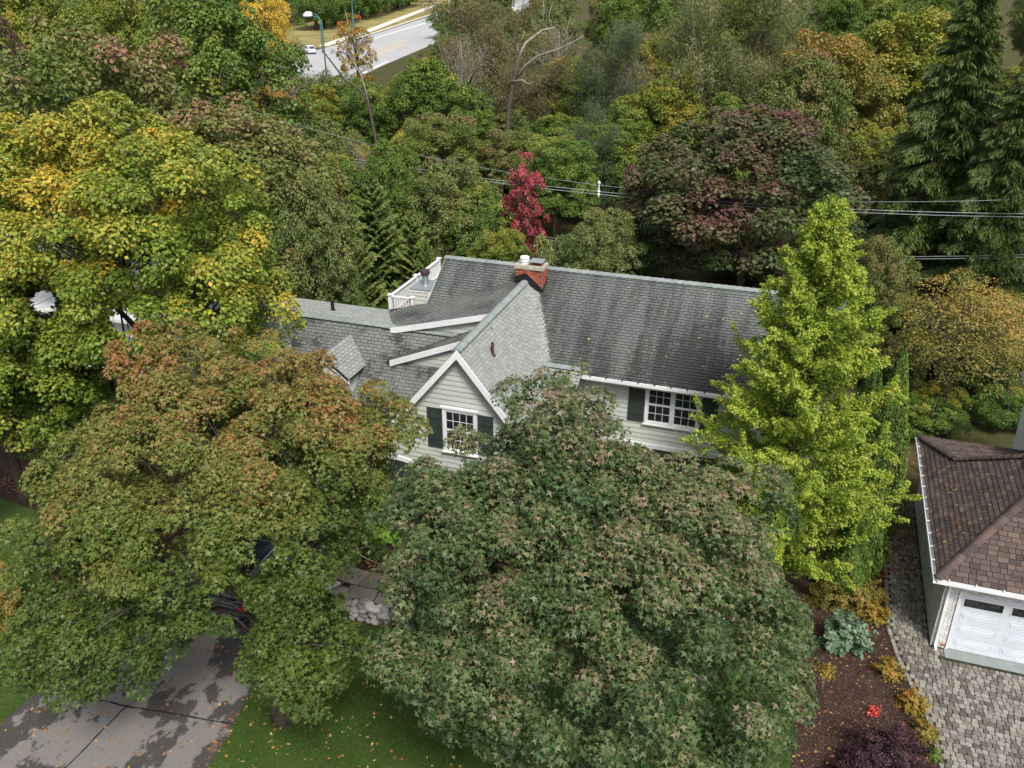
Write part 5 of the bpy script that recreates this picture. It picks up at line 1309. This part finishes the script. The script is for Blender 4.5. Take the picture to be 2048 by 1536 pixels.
B('bush', 930, 60, 190, 60, 'green', 'green roadside bush further up the road', 'bush', cat='bush', h=9)
B('bush', 900, 30, 240, 50, 'green', 'green roadside bush where the road fades into trees', 'bush', cat='bush', h=10)

for px, yt, Y_, hw, lb in ((560, 70, 86, 75, 'nearly bare pale twigged tree below the road lamp'), (920, 40, 88, 90, 'nearly bare grey tree in front of the brown willow'), (1120, 15, 96, 80, 'nearly bare tree tangled behind the dead limbs'), (1290, 90, 84, 70, 'nearly bare grey tree between the willows'), (690, 250, 66, 65, 'nearly bare tree under the leaning trunk'), (1600, 60, 90, 85, 'nearly bare tree at the edge of the pale olive willow')):
    B('twiggy', px, yt, Y_, hw, 'brown_willow', lb, 'bare_tree', bark='bark_pale')
# dead tree with pale bare limbs, and a leaning snag
def bare(name, label, pts, Y, mat, rad):
    c0 = at_depth(pts[0][0][0], pts[0][0][1], Y); base = (c0[0], Y, 0)
    root = tag(empty(name, base), label, 'tree')
    first = True
    for path, (r0, r1) in zip(pts, rad):
        P = []
        for i, q in enumerate(path):
            dY = (q[2] if len(q) > 2 else 0.0); w = at_depth(q[0], q[1], Y + dY); P.append((w[0] - base[0], w[1] - base[1], w[2]))
        if first: P.insert(0, (P[0][0] * 0.3, 0, -0.1))
        n = len(P); Geo().tube(P, [r0 + (r1 - r0) * i / (n - 1) for i in range(n)], 7).build('trunk' if first else 'limb', MAT['bark'] if first else mat, root, True); first = False
bare('dead_tree', 'dead tree with forked bleached limbs above the crimson tree',
     [[(1012, 330), (1018, 210), (1030, 150), (1037, 115)], [(1037, 115), (1052, 85, 0.5), (1085, 60, 1), (1110, 55, 1)], [(1030, 160), (1052, 130, -0.5), (1075, 112, -1), (1125, 95, -1.5), (1168, 72, -2)],
      [(1037, 115), (1035, 90), (1045, 75), (1050, 50)], [(1085, 62, 1), (1088, 20, 1), (1086, -15, 1)], [(1130, 95, -1.5), (1133, 60, -1.5), (1143, 28, -1.5)], [(1020, 163), (1045, 160, -1), (1055, 168, -1), (1070, 163, -1)],
      [(1100, 57, 1), (1098, 30, 1), (1105, 5, 1)], [(1075, 72, 1), (1065, 45, 1), (1070, 30, 1)]], 78, MAT['bark_pale'],
     [(0.27, 0.14), (0.13, 0.06), (0.12, 0.03), (0.09, 0.03), (0.06, 0.02), (0.05, 0.015), (0.07, 0.02), (0.05, 0.015), (0.05, 0.015)])
bare('dead_tree', 'leaning bare trunk crossing in front of the green maples', [[(758, 330), (750, 270), (735, 200), (720, 180), (690, 160), (660, 120), (645, 100)], [(740, 215), (722, 150), (705, 120), (690, 95), (700, 60), (690, 20)]], 72, MAT['bark_pale'], [(0.17, 0.04), (0.09, 0.02)])
bare('dead_tree', 'dark slanting snag left of the forked dead tree', [[(935, 175), (950, 140), (975, 100), (988, 80), (1012, 30)], [(980, 90), (975, 60), (985, 40)]], 84, MAT['bark'], [(0.20, 0.04), (0.06, 0.02)])

# ------------------------------------------------------------------ fill of the woods and far trees
fill = np.random.default_rng(200)
FILL_MATS = ['green', 'green', 'olive', 'yellowgreen', 'yellowgreen', 'olive', 'green', 'brown']
NICE = {'green': 'green', 'olive': 'olive', 'yellowgreen': 'yellow green', 'brown': 'bronze', 'orange': 'orange tinged'}
def px_of(x, y, z):
    zc = y * CP + (CAM_H - z) * SP
    return 1024 + F_PX * x / zc, 768 + F_PX * ((CAM_H - z) * CP - y * SP) / zc
cnt = 0
Y = 56.0
while Y < 430:
    sp = 8.2 if Y < 100 else (13 if Y < 180 else 18)
    half = Y * 0.60 + 5; x = -half + fill.uniform(0, sp)
    while x < half:
        xx, yy = x + fill.normal(0, sp * 0.22), Y + fill.normal(0, sp * 0.22); h = fill.uniform(9, 13) if Y < 112 else fill.uniform(13.5, 18.5); r = fill.uniform(3.6, 5.4)
        if yy < 92: h = fill.uniform(6.5, 10.0); r = fill.uniform(3.2, 4.4)
        mat = FILL_MATS[fill.integers(len(FILL_MATS))]; key = 'broad%d' % fill.integers(4)
        x += sp
        pxl, pyt = px_of(xx, yy, h)
        if yy > 172 and not 470 < pxl < 1010: continue
        rp_ = r / (yy * CP) * F_PX
        if 175 < yy and -56 + 0.12 * (yy - 230) < xx < -12 + 0.13 * (yy - 240): continue
        if yy < 290 and pxl + rp_ > 590 and pxl - rp_ < 880:
            zmax = at_depth(pxl, 150, yy)[2]
            if zmax < 5: continue
            h = min(h, zmax); r = min(r, h * 0.45)
        if yy < 75 and 1130 < pxl < 1260: h = min(h, 8)
        if yy < 62 and 960 < pxl < 1130: continue
        lab = ('%s tree deep in the woods behind the wires' if yy < 110 else '%s tree of the far woods along the road') % NICE[mat]
        plant(key, xx, yy, r, h, mat, lab[0].upper() * 0 + lab, 'woodland_tree', ('woods behind the wires, ' if yy < 110 else 'far woods along the road, ') + NICE[mat])
        cnt += 1
    Y += sp
bush_pts = [(px, Yb) for Yb in (42, 48, 56, 66) for px in range(-60, 2150, 125)]
for px, Yb in bush_pts:
    pxj = px + fill.uniform(-40, 40); yj = Yb + fill.uniform(-2.5, 2.5)
    P = at_depth(pxj, 400, yj)
    if Yb < 52 and (px < 1750): continue
    if 1150 < pxj < 1250 and Yb > 46: continue
    m = ['green', 'olive', 'yellowgreen', 'brown'][fill.integers(4)]
    plant('bush', P[0], yj, fill.uniform(1.8, 3.0), fill.uniform(2.2, 4.2), m, '%s understory bush at the foot of the woods' % NICE[m], 'understory_bush', 'understory bushes, ' + NICE[m], cat='bush')
for i in range(14):
    xx, yy = -62 + i * 2.6 + fill.normal(0, 0.8), 268 + i * 9.5
    xx = -55 + 0.105 * (yy - 262) + fill.normal(0, 0.6)
    plant('bush', xx, yy, fill.uniform(6, 7.5), fill.uniform(10, 15), 'green', 'dark green tree in the row behind the far sidewalk', 'roadside_tree', 'tree row behind the far sidewalk')

# ------------------------------------------------------------------ power lines, poles, street lamps, far car
WV = 50.0
def wire(label, zs, r, u0=-46.0, u1=30.0, group=None):
    us = np.array([a for a, b in zs]); z = np.array([b for a, b in zs]); co = np.polyfit(us, z, 2)
    pts = [UV(u, WV + dv_[0], float(np.polyval(co, u))) for u in np.linspace(u0, u1, 48)]
    o = Geo().tube(pts, r, 5).build('power_line', MAT['wire'], None, True); tag(o, label, 'cable', 'power lines behind the house'); return co
dv_ = [0.0]
ctop = wire('single thin top wire of the power line behind the house', [(-23.2, 8.72), (-19.1, 8.6), (-15.1, 8.2), (-8.7, 7.75), (3.0, 8.08), (9.6, 8.95)], 0.011)
dv_[0] = 0.0
cmid = wire('thick upper cable of the pair below the thin top wire', [(-31.6, 8.6), (-23.2, 8.25), (-15.1, 7.68), (-8.65, 7.38), (3.06, 7.66), (9.8, 8.24)], 0.017)
wire('thick lower cable of the pair below the thin top wire', [(-31.6, 8.44), (-23.2, 8.09), (-15.1, 7.52), (-8.65, 7.22), (3.06, 7.50), (9.8, 8.08)], 0.017)
wire('upper of the two low cables crossing in front of the spruce', [(-12.6, 4.6), (-9.9, 4.5), (4.3, 5.40), (10.3, 6.07)], 0.013)
wire('lower of the two low cables crossing in front of the spruce', [(-12.6, 4.46), (-9.9, 4.36), (4.3, 5.27), (10.3, 5.93)], 0.014)
wire('lowest thin line crossing in front of the spruce', [(-14.8, 4.1), (-9.7, 3.8), (5.1, 4.26), (10.56, 4.87)], 0.009)
for u in (-46.0, 30.0):
    ro = tag(empty('utility_pole', UV(u, WV), -TH), 'wooden utility pole carrying the power lines', 'pole', 'utility poles of the power line')
    Geo().tube([(0, 0, -0.3), (0, 0, 6), (0, 0, 12.5)], [0.17, 0.15, 0.11], 10).build('shaft', MAT['pole'], ro, True)
    Geo().box(-0.06, 0.06, -1.1, 1.1, 11.6, 11.72).build('crossarm', MAT['pole'], ro)
sx = -11.9
sp_ = tag(empty('cable_spacer', UV(sx, WV, float(np.polyval(cmid, sx)))), 'white spacer clamp hanging on the wires above the ridge', 'spacer')
Geo().box(-0.03, 0.03, -0.04, 0.04, -0.32, 0.62).build('bar', MAT['white'], sp_)
for z in (0.0, 0.5, -0.17): Geo().lathe((0, 0, z - 0.06), [(0.04, 0), (0.09, 0.03), (0.09, 0.09), (0.04, 0.12)], 10).build('clamp', MAT['white'], sp_)
def lamp(px, py, Y, hgt, side, label):
    P = at_depth(px, py, Y); h = max(hgt, P[2])
    base = (P[0] - side * 2.6, Y, 0)
    r = tag(empty('street_lamp', base), label, 'street lamp')
    Geo().tube([(0, 0, -0.1), (0, 0, h * 0.75), (0, 0, h - 1.2), (side * 0.5, 0, h - 0.35), (side * 1.6, 0, h)], [0.14, 0.11, 0.09, 0.08, 0.06], 8).build('pole', MAT['teal'], r, True)
    Geo().tube([(side * 1.5, 0, h), (side * 1.9, 0, h + 0.05), (side * 2.9, 0, h + 0.02), (side * 3.1, 0, h - 0.05)], [0.08, 0.26, 0.3, 0.08], 8).build('lamp_head', MAT['white'], r, True)
lamp(612, 31, 165, 9, -1, 'teal street lamp with curved arm and white head by the road')
lamp(617, 58, 205, 8, -1, 'second street lamp further along the road bend')
pl_ = tag(empty('signal_post', at_z(709, 80)), 'dark green post standing on the road verge', 'post')
Geo().lathe((0, 0, -0.05), [(0.26, 0), (0.26, 0.5), (0.17, 0.6), (0.15, 9.2), (0.19, 9.25), (0.05, 9.4)], 10).build('shaft', MAT['teal'], pl_, True)

# ------------------------------------------------------------------ vehicles
def plan_ring(hw, y0, y1, rc, z, n=5):
    """rounded rectangle outline at one height"""
    pts = []
    for cx, cy, a0 in ((hw - rc, y1 - rc, 0), (-hw + rc, y1 - rc, 90), (-hw + rc, y0 + rc, 180), (hw - rc, y0 + rc, 270)):
        for i in range(n):
            a = math.radians(a0 + 90 * i / (n - 1)); pts.append((cx + rc * math.cos(a), cy + rc * math.sin(a), z))
    return pts
def loft(rings, cap=True):
    g = Geo(); n = len(rings[0])
    for r in rings: g.V += r
    for i in range(len(rings) - 1):
        g.F += [(i * n + q, i * n + (q + 1) % n, (i + 1) * n + (q + 1) % n, (i + 1) * n + q) for q in range(n)]
    if cap: g.F += [tuple(range(n - 1, -1, -1)), tuple((len(rings) - 1) * n + q for q in range(n))]
    return g
def car(name, label, loc, rz, paint, tall=1.68, scale=1.0):
    root = tag(empty(name, loc, rz, (scale,) * 3), label, 'car')
    body = loft([plan_ring(0.86, -2.28, 2.25, 0.25, 0.28), plan_ring(0.93, -2.36, 2.34, 0.32, 0.42), plan_ring(0.95, -2.38, 2.38, 0.36, 0.62), plan_ring(0.94, -2.34, 2.34, 0.38, 0.82), plan_ring(0.91, -2.28, 2.22, 0.40, 0.96), plan_ring(0.84, -2.20, 2.05, 0.42, 1.02)]).build('body', paint, root, True)
    loft([plan_ring(0.84, -2.18, 1.15, 0.30, 1.0), plan_ring(0.80, -2.08, 0.85, 0.32, 1.25), plan_ring(0.72, -1.92, 0.42, 0.34, 1.56), plan_ring(0.66, -1.80, 0.25, 0.34, tall - 0.04), plan_ring(0.5, -1.6, 0.05, 0.34, tall)]).build('cabin', paint, root, True)
    gl = MAT['car_glass']
    def pane(nm, pts): Geo().poly(pts).build(nm, gl, root)
    pane('rear_window', [(-0.62, -2.165, 1.10), (0.62, -2.165, 1.10), (0.54, -1.975, 1.50), (-0.54, -1.975, 1.50)])
    pane('windscreen', [(0.66, 1.06, 1.08), (-0.66, 1.06, 1.08), (-0.58, 0.45, 1.56), (0.58, 0.45, 1.56)])
    for s in (-1, 1):
        for y0, y1 in ((-1.75, -0.95), (-0.88, -0.02), (0.05, 0.62)):
            pane('side_window', [(s * 0.838, y0, 1.08), (s * 0.838, y1, 1.08), (s * 0.742, min(y1, 0.40), 1.50), (s * 0.742, y0 + 0.05, 1.50)])
        Geo().box(min(s * 0.6, s * 0.9), max(s * 0.6, s * 0.9), -2.385, -2.28, 0.80, 0.93).build('tail_light', MAT['lamp_red'], root)
        Geo().box(min(s * 0.55, s * 0.85), max(s * 0.55, s * 0.85), 2.22, 2.36, 0.70, 0.80).build('headlight', MAT['white'], root)
        Geo().tube([(s * 0.66, -1.6, tall - 0.03), (s * 0.66, -1.5, tall + 0.05), (s * 0.66, 0.0, tall + 0.05), (s * 0.66, 0.15, tall - 0.03)], 0.022, 6).build('roof_rail', MAT['chrome'], root)
        Geo().lathe((s * 1.0, 0.75, 1.02), [(0.05, 0), (0.11, 0.04), (0.11, 0.13), (0.05, 0.17)], 8).build('wing_mirror', paint, root, True)
        for y in (-1.42, 1.45):
            Geo().tube([(s * 0.74, y, 0.36), (s * 0.97, y, 0.36)], 0.36, 20).build('wheel', MAT['black'], root)
            Geo().tube([(s * 0.96, y, 0.36), (s * 0.985, y, 0.36)], 0.22, 14).build('rim', MAT['steel'], root)
    Geo().box(-0.62, 0.62, -2.41, -2.36, 0.46, 0.53).build('bumper_strip', MAT['chrome'], root)
    Geo().box(-0.6, 0.6, -2.12, -1.86, 1.585, 1.62).build('spoiler', paint, root)
    Geo().box(-0.45, 0.45, -2.395, -2.34, 0.88, 0.92).build('tailgate_trim', MAT['chrome'], root)
MAT['car_blue'] = plain('navy_paint', (0.010, 0.016, 0.030), 0.18, 0.7, 0.05)
MAT['car_white'] = plain('white_car_paint', (0.60, 0.64, 0.70), 0.25, 0.6, 0.03)
MAT['car_glass'] = plain('car_glass', (0.012, 0.014, 0.018), 0.05, 0.8, 0.05)
MAT['chrome'] = plain('chrome', (0.7, 0.72, 0.74), 0.15, 0.6, 0.03, metal=0.9)
MAT['lamp_red'] = plain('red_lens', (0.35, 0.01, 0.012), 0.2, 0.6)
car('parked_car', 'dark navy sport utility car parked on the driveway under the orange maple', UV(-16.4, 21.2, 0.014), -TH, MAT['car_blue'])
car('parked_car', 'white car at the road bend near the street lamps', (-43.5, 205, 0.014), 0.5, MAT['car_white'])

# ------------------------------------------------------------------ white neighbour house behind the yellow maple
NO = (-38.0, 40.5, 0.0)
nh = tag(empty('neighbour_house', UV(*NO), -TH), 'low white sided house glimpsed through the yellow maple', 'house')
Geo(NO).box(-46, -31, 37.0, 45, 0, 3.1).build('wall', MAT['white'], nh)
Geo(NO).prism([(-46.5, 37.45, 3.3), (-46.5, 45.6, 3.3), (-46.5, 41.5, 4.8)], (16, 0, 0)).build('roof', MAT['white'], nh)
for u in (-44, -40.5, -37, -33.5):
    w_ = Geo(NO).box(u, u + 1.2, 36.95, 36.99, 1.0, 2.3).build('window', MAT['glass'], nh)
    Geo(NO).box(u - 0.1, u + 1.3, 36.96, 37.0, 0.9, 2.4).build('frame', MAT['white'], w_)
Geo(NO).box(-43.0, -26.5, 33.9, 36.9, 0, 3.05).build('garage_wall', MAT['white'], nh)
Geo(NO).prism([(-43.5, 33.4, 3.1), (-26.1, 33.4, 3.1), (-26.1, 37.4, 3.3), (-43.5, 37.4, 3.3)], (0, 0, 0.14)).build('flat_roof', MAT['white'], nh)
Geo(NO).box(-32.6, -29.9, 33.85, 33.9, 0.02, 2.2).build('garage_door', MAT['door_white'], nh)

# ------------------------------------------------------------------ grass, mulch chips and fallen leaves
def scatter(name, pts_uv, n, seed, fn):
    rng = np.random.default_rng(seed); poly = np.array(pts_uv); lo, hi = poly.min(0), poly.max(0); out = []
    while len(out) < n:
        q = rng.uniform(lo, hi, (n * 2, 2)); ins = np.zeros(len(q), bool); j = len(poly) - 1
        for i in range(len(poly)):
            a, b = poly[i], poly[j]
            c = ((a[1] > q[:, 1]) != (b[1] > q[:, 1])) & (q[:, 0] < (b[0] - a[0]) * (q[:, 1] - a[1]) / (b[1] - a[1] + 1e-12) + a[0]); ins ^= c; j = i
        out += list(q[ins])
    q = np.array(out[:n]); W = np.stack([q[:, 0] * CT + q[:, 1] * ST, -q[:, 0] * ST + q[:, 1] * CT, np.zeros(n)], 1)
    return rng, W
def grass(name, poly, n, seed):
    rng, W = scatter(name, poly, n, seed, None)
    a = rng.uniform(0, 6.283, n); hgt = rng.uniform(0.03, 0.075, n); w = rng.uniform(0.006, 0.012, n); ln = rng.normal(0, 0.03, (n, 2))
    A = W + np.stack([np.cos(a) * w, np.sin(a) * w, 0 * a + 0.002], 1); Bp = W - np.stack([np.cos(a) * w, np.sin(a) * w, 0 * a - 0.002], 1)
    Tp = W + np.stack([ln[:, 0], ln[:, 1], hgt], 1)
    V = np.stack([A, Bp, Tp], 1).reshape(-1, 3)
    q = rng.normal(0, 1, (4, 2)) * 1.2; f = sum(np.sin(W[:, :2] @ q[j] + j) for j in range(4)) / 4
    o = link(name, np_mesh(name, V, np.arange(3 * n).reshape(n, 3), MAT['grass'], np.clip(0.42 + 0.22 * f + rng.normal(0, 0.18, n), 0, 1)))
    tag(o, 'short mown grass blades of the %s' % name.replace('_', ' '), 'grass', kind='stuff')
grass('front_lawn_grass', [(-13.4, 12.6), (-7.0, 12.6), (-7.0, 18.5), (-10.4, 20.4), (-13.0, 20.1), (-14.6, 19.4), (-14.6, 18.5), (-13.9, 16.5), (-13.55, 14.8)], 60000, 301)
grass('side_lawn_grass', [(-27.5, 12), (-20.05, 12), (-20.05, 15.1), (-21.5, 16.5), (-26, 20.5), (-31, 22.4)], 42000, 302)
grass('right_lawn_grass', [(-2.0, 16.0), (1.4, 16.0), (1.4, 21.5), (-2.0, 21.5)], 16000, 303)
def litter(name, label, poly, n, seed, z, size, mat, shape='kite', tone=0.5, cat='leaves', spread=0.25):
    rng, W = scatter(name, poly, n, seed, None); W[:, 2] = z + rng.uniform(0, 0.012, n)
    N = unit(np.array([0, 0, 1.0]) + rng.normal(0, 0.22, (n, 3))); T = unit(rng.normal(0, 1, (n, 3)) * np.array([1, 1, 0.1]))
    o = link(name, leaf_mesh(name, W, N, T, size * rng.uniform(0.6, 1.3, n), np.clip(tone + spread * rng.normal(0, 1, n), 0, 1), shape, mat)); tag(o, label, cat, kind='stuff')
litter('lawn_leaves', 'scattered yellow fallen leaves on the front lawn', [(-13.3, 12.8), (-6, 12.8), (-6, 20), (-10.4, 20.2), (-14.4, 19.2), (-13.9, 16.5)], 420, 311, 0.055, 0.085, MAT['litter'], 'maple', 0.6)
litter('driveway_leaves', 'scattered brown and orange fallen leaves on the driveway', [(-20, 12.5), (-13.5, 12.5), (-13.9, 16.5), (-14.6, 18.5), (-14.4, 22), (-15.2, 26), (-20, 26)], 330, 312, 0.020, 0.10, MAT['litter'], 'maple', 0.4)
litter('driveway_edge_leaves', 'fallen leaves gathered along the driveway and lawn edge', [(-13.85, 12.8), (-13.3, 12.8), (-13.8, 16.6), (-14.4, 18.6), (-14.75, 18.6), (-14.0, 16.6)], 60, 313, 0.03, 0.09, MAT['litter'], 'maple', 0.4)
litter('mulch_chips', 'brown bark chips covering the mulch bed', [(1.5, 17), (5.2, 17), (5.25, 20.2), (5.05, 21.6), (4.8, 22.6), (4.25, 24.3), (4.0, 25.6), (4.0, 30), (1.6, 30)], 15000, 314, 0.018, 0.062, L['chip'] if 'chip' in L else MAT['chip_leaf'] if 'chip_leaf' in MAT else leafmat('chip', [(0, (0.014, 0.009, 0.007)), (0.5, (0.05, 0.032, 0.026)), (0.85, (0.11, 0.075, 0.06)), (1, (0.16, 0.09, 0.05))], 0.0, 0.9, 0.1), 'spray', 0.45, 'mulch')
litter('mulch_leaves', 'fallen orange leaves on the mulch bed', [(1.5, 17), (5.2, 17), (5.25, 20.2), (4.8, 22.6), (4.25, 24.3), (4.0, 25.6), (4.0, 30), (1.6, 30)], 420, 315, 0.03, 0.085, MAT['litter'], 'maple', 0.35)
litter('path_leaves', 'brown leaf litter at the back of the cobbled path', [(3.9, 28.5), (5.3, 28.8), (5.3, 34), (3.9, 34)], 700, 316, 0.06, 0.10, MAT['litter'], 'maple', 0.15)
litter('side_bed_leaves', 'brown leaf litter over the side mulch bed', [(-33, 23.5), (-27.4, 22.3), (-21.6, 16.6), (-20.2, 15.5), (-20.2, 24), (-24, 27)], 2600, 317, 0.02, 0.10, MAT['litter'], 'maple', 0.2)
litter('terrace_leaves', 'fallen leaves on the flagstones and hedge foot', [(-14.0, 21.6), (-10.5, 21.8), (-10.5, 23.0), (-14.0, 23.0)], 160, 318, 0.525, 0.10, MAT['litter'], 'maple', 0.45)

# a few fallen leaves lying on the roofs
def roof_litter(label, pl, box, n, seed):
    rng = np.random.default_rng(seed); u = rng.uniform(box[0], box[1], n); v_ = rng.uniform(box[2], box[3], n); z = np.array([pl.z(a, b) for a, b in zip(u, v_)])
    nn = np.array(UV(pl.n.x, pl.n.y, pl.n.z)); P = np.stack([u * CT + v_ * ST, -u * ST + v_ * CT, z], 1) + nn * 0.045
    o = link('roof_leaves', leaf_mesh('roof_leaves', P, nn + rng.normal(0, 0.12, (n, 3)), unit(rng.normal(0, 1, (n, 3))), rng.uniform(0.06, 0.11, n), np.clip(rng.normal(0.75, 0.2, n), 0, 1), 'maple', MAT['litter'])); tag(o, label, 'leaves', kind='stuff')
roof_litter('stray yellow leaves on the dark shed roof', P1, (-14.8, -11.3, 30.1, 33), 16, 401)
roof_litter('stray leaves on the main roof', PM, (-8, 0, 30.9, 34.5), 22, 402)
roof_litter('stray leaves on the pale gable roof', PA, (-10.8, -9.2, 26.5, 31), 9, 403)
roof_litter('stray leaves on the garage roof', GL, (5.2, 6.6, 26.6, 31), 26, 404)
roof_litter('stray leaves on the wing roof', W1, (-20, -13, 27.4, 29.8), 16, 405)

# bare pale branch hanging out of the orange maple, with twigs
hb = tag(empty('bare_branch', at_depth(672, 1058, 20.5)), 'bare pale branch with twigs hanging out of the orange maple above the hedge', 'branch')
h0 = Vector(hb.location)
for path, r0 in (([(672, 1058), (690, 1085), (710, 1105), (700, 1130), (690, 1160)], 0.03), ([(710, 1105), (740, 1120), (758, 1128), (755, 1145)], 0.014), ([(700, 1130), (715, 1145), (722, 1160)], 0.011), ([(695, 1140), (675, 1150), (660, 1160)], 0.012), ([(690, 1160), (680, 1172), (665, 1178)], 0.009), ([(705, 1115), (680, 1125), (660, 1122)], 0.010), ([(710, 1105), (725, 1095), (745, 1092)], 0.009)):
    P = [Vector(at_depth(x, y, 20.5)) - h0 for x, y in path]
    Geo().tube(P, [r0 * (1 - 0.75 * i / (len(P) - 1)) for i in range(len(P))], 5).build('branch' if r0 > 0.02 else 'twig', MAT['bark_pale'], hb, True)
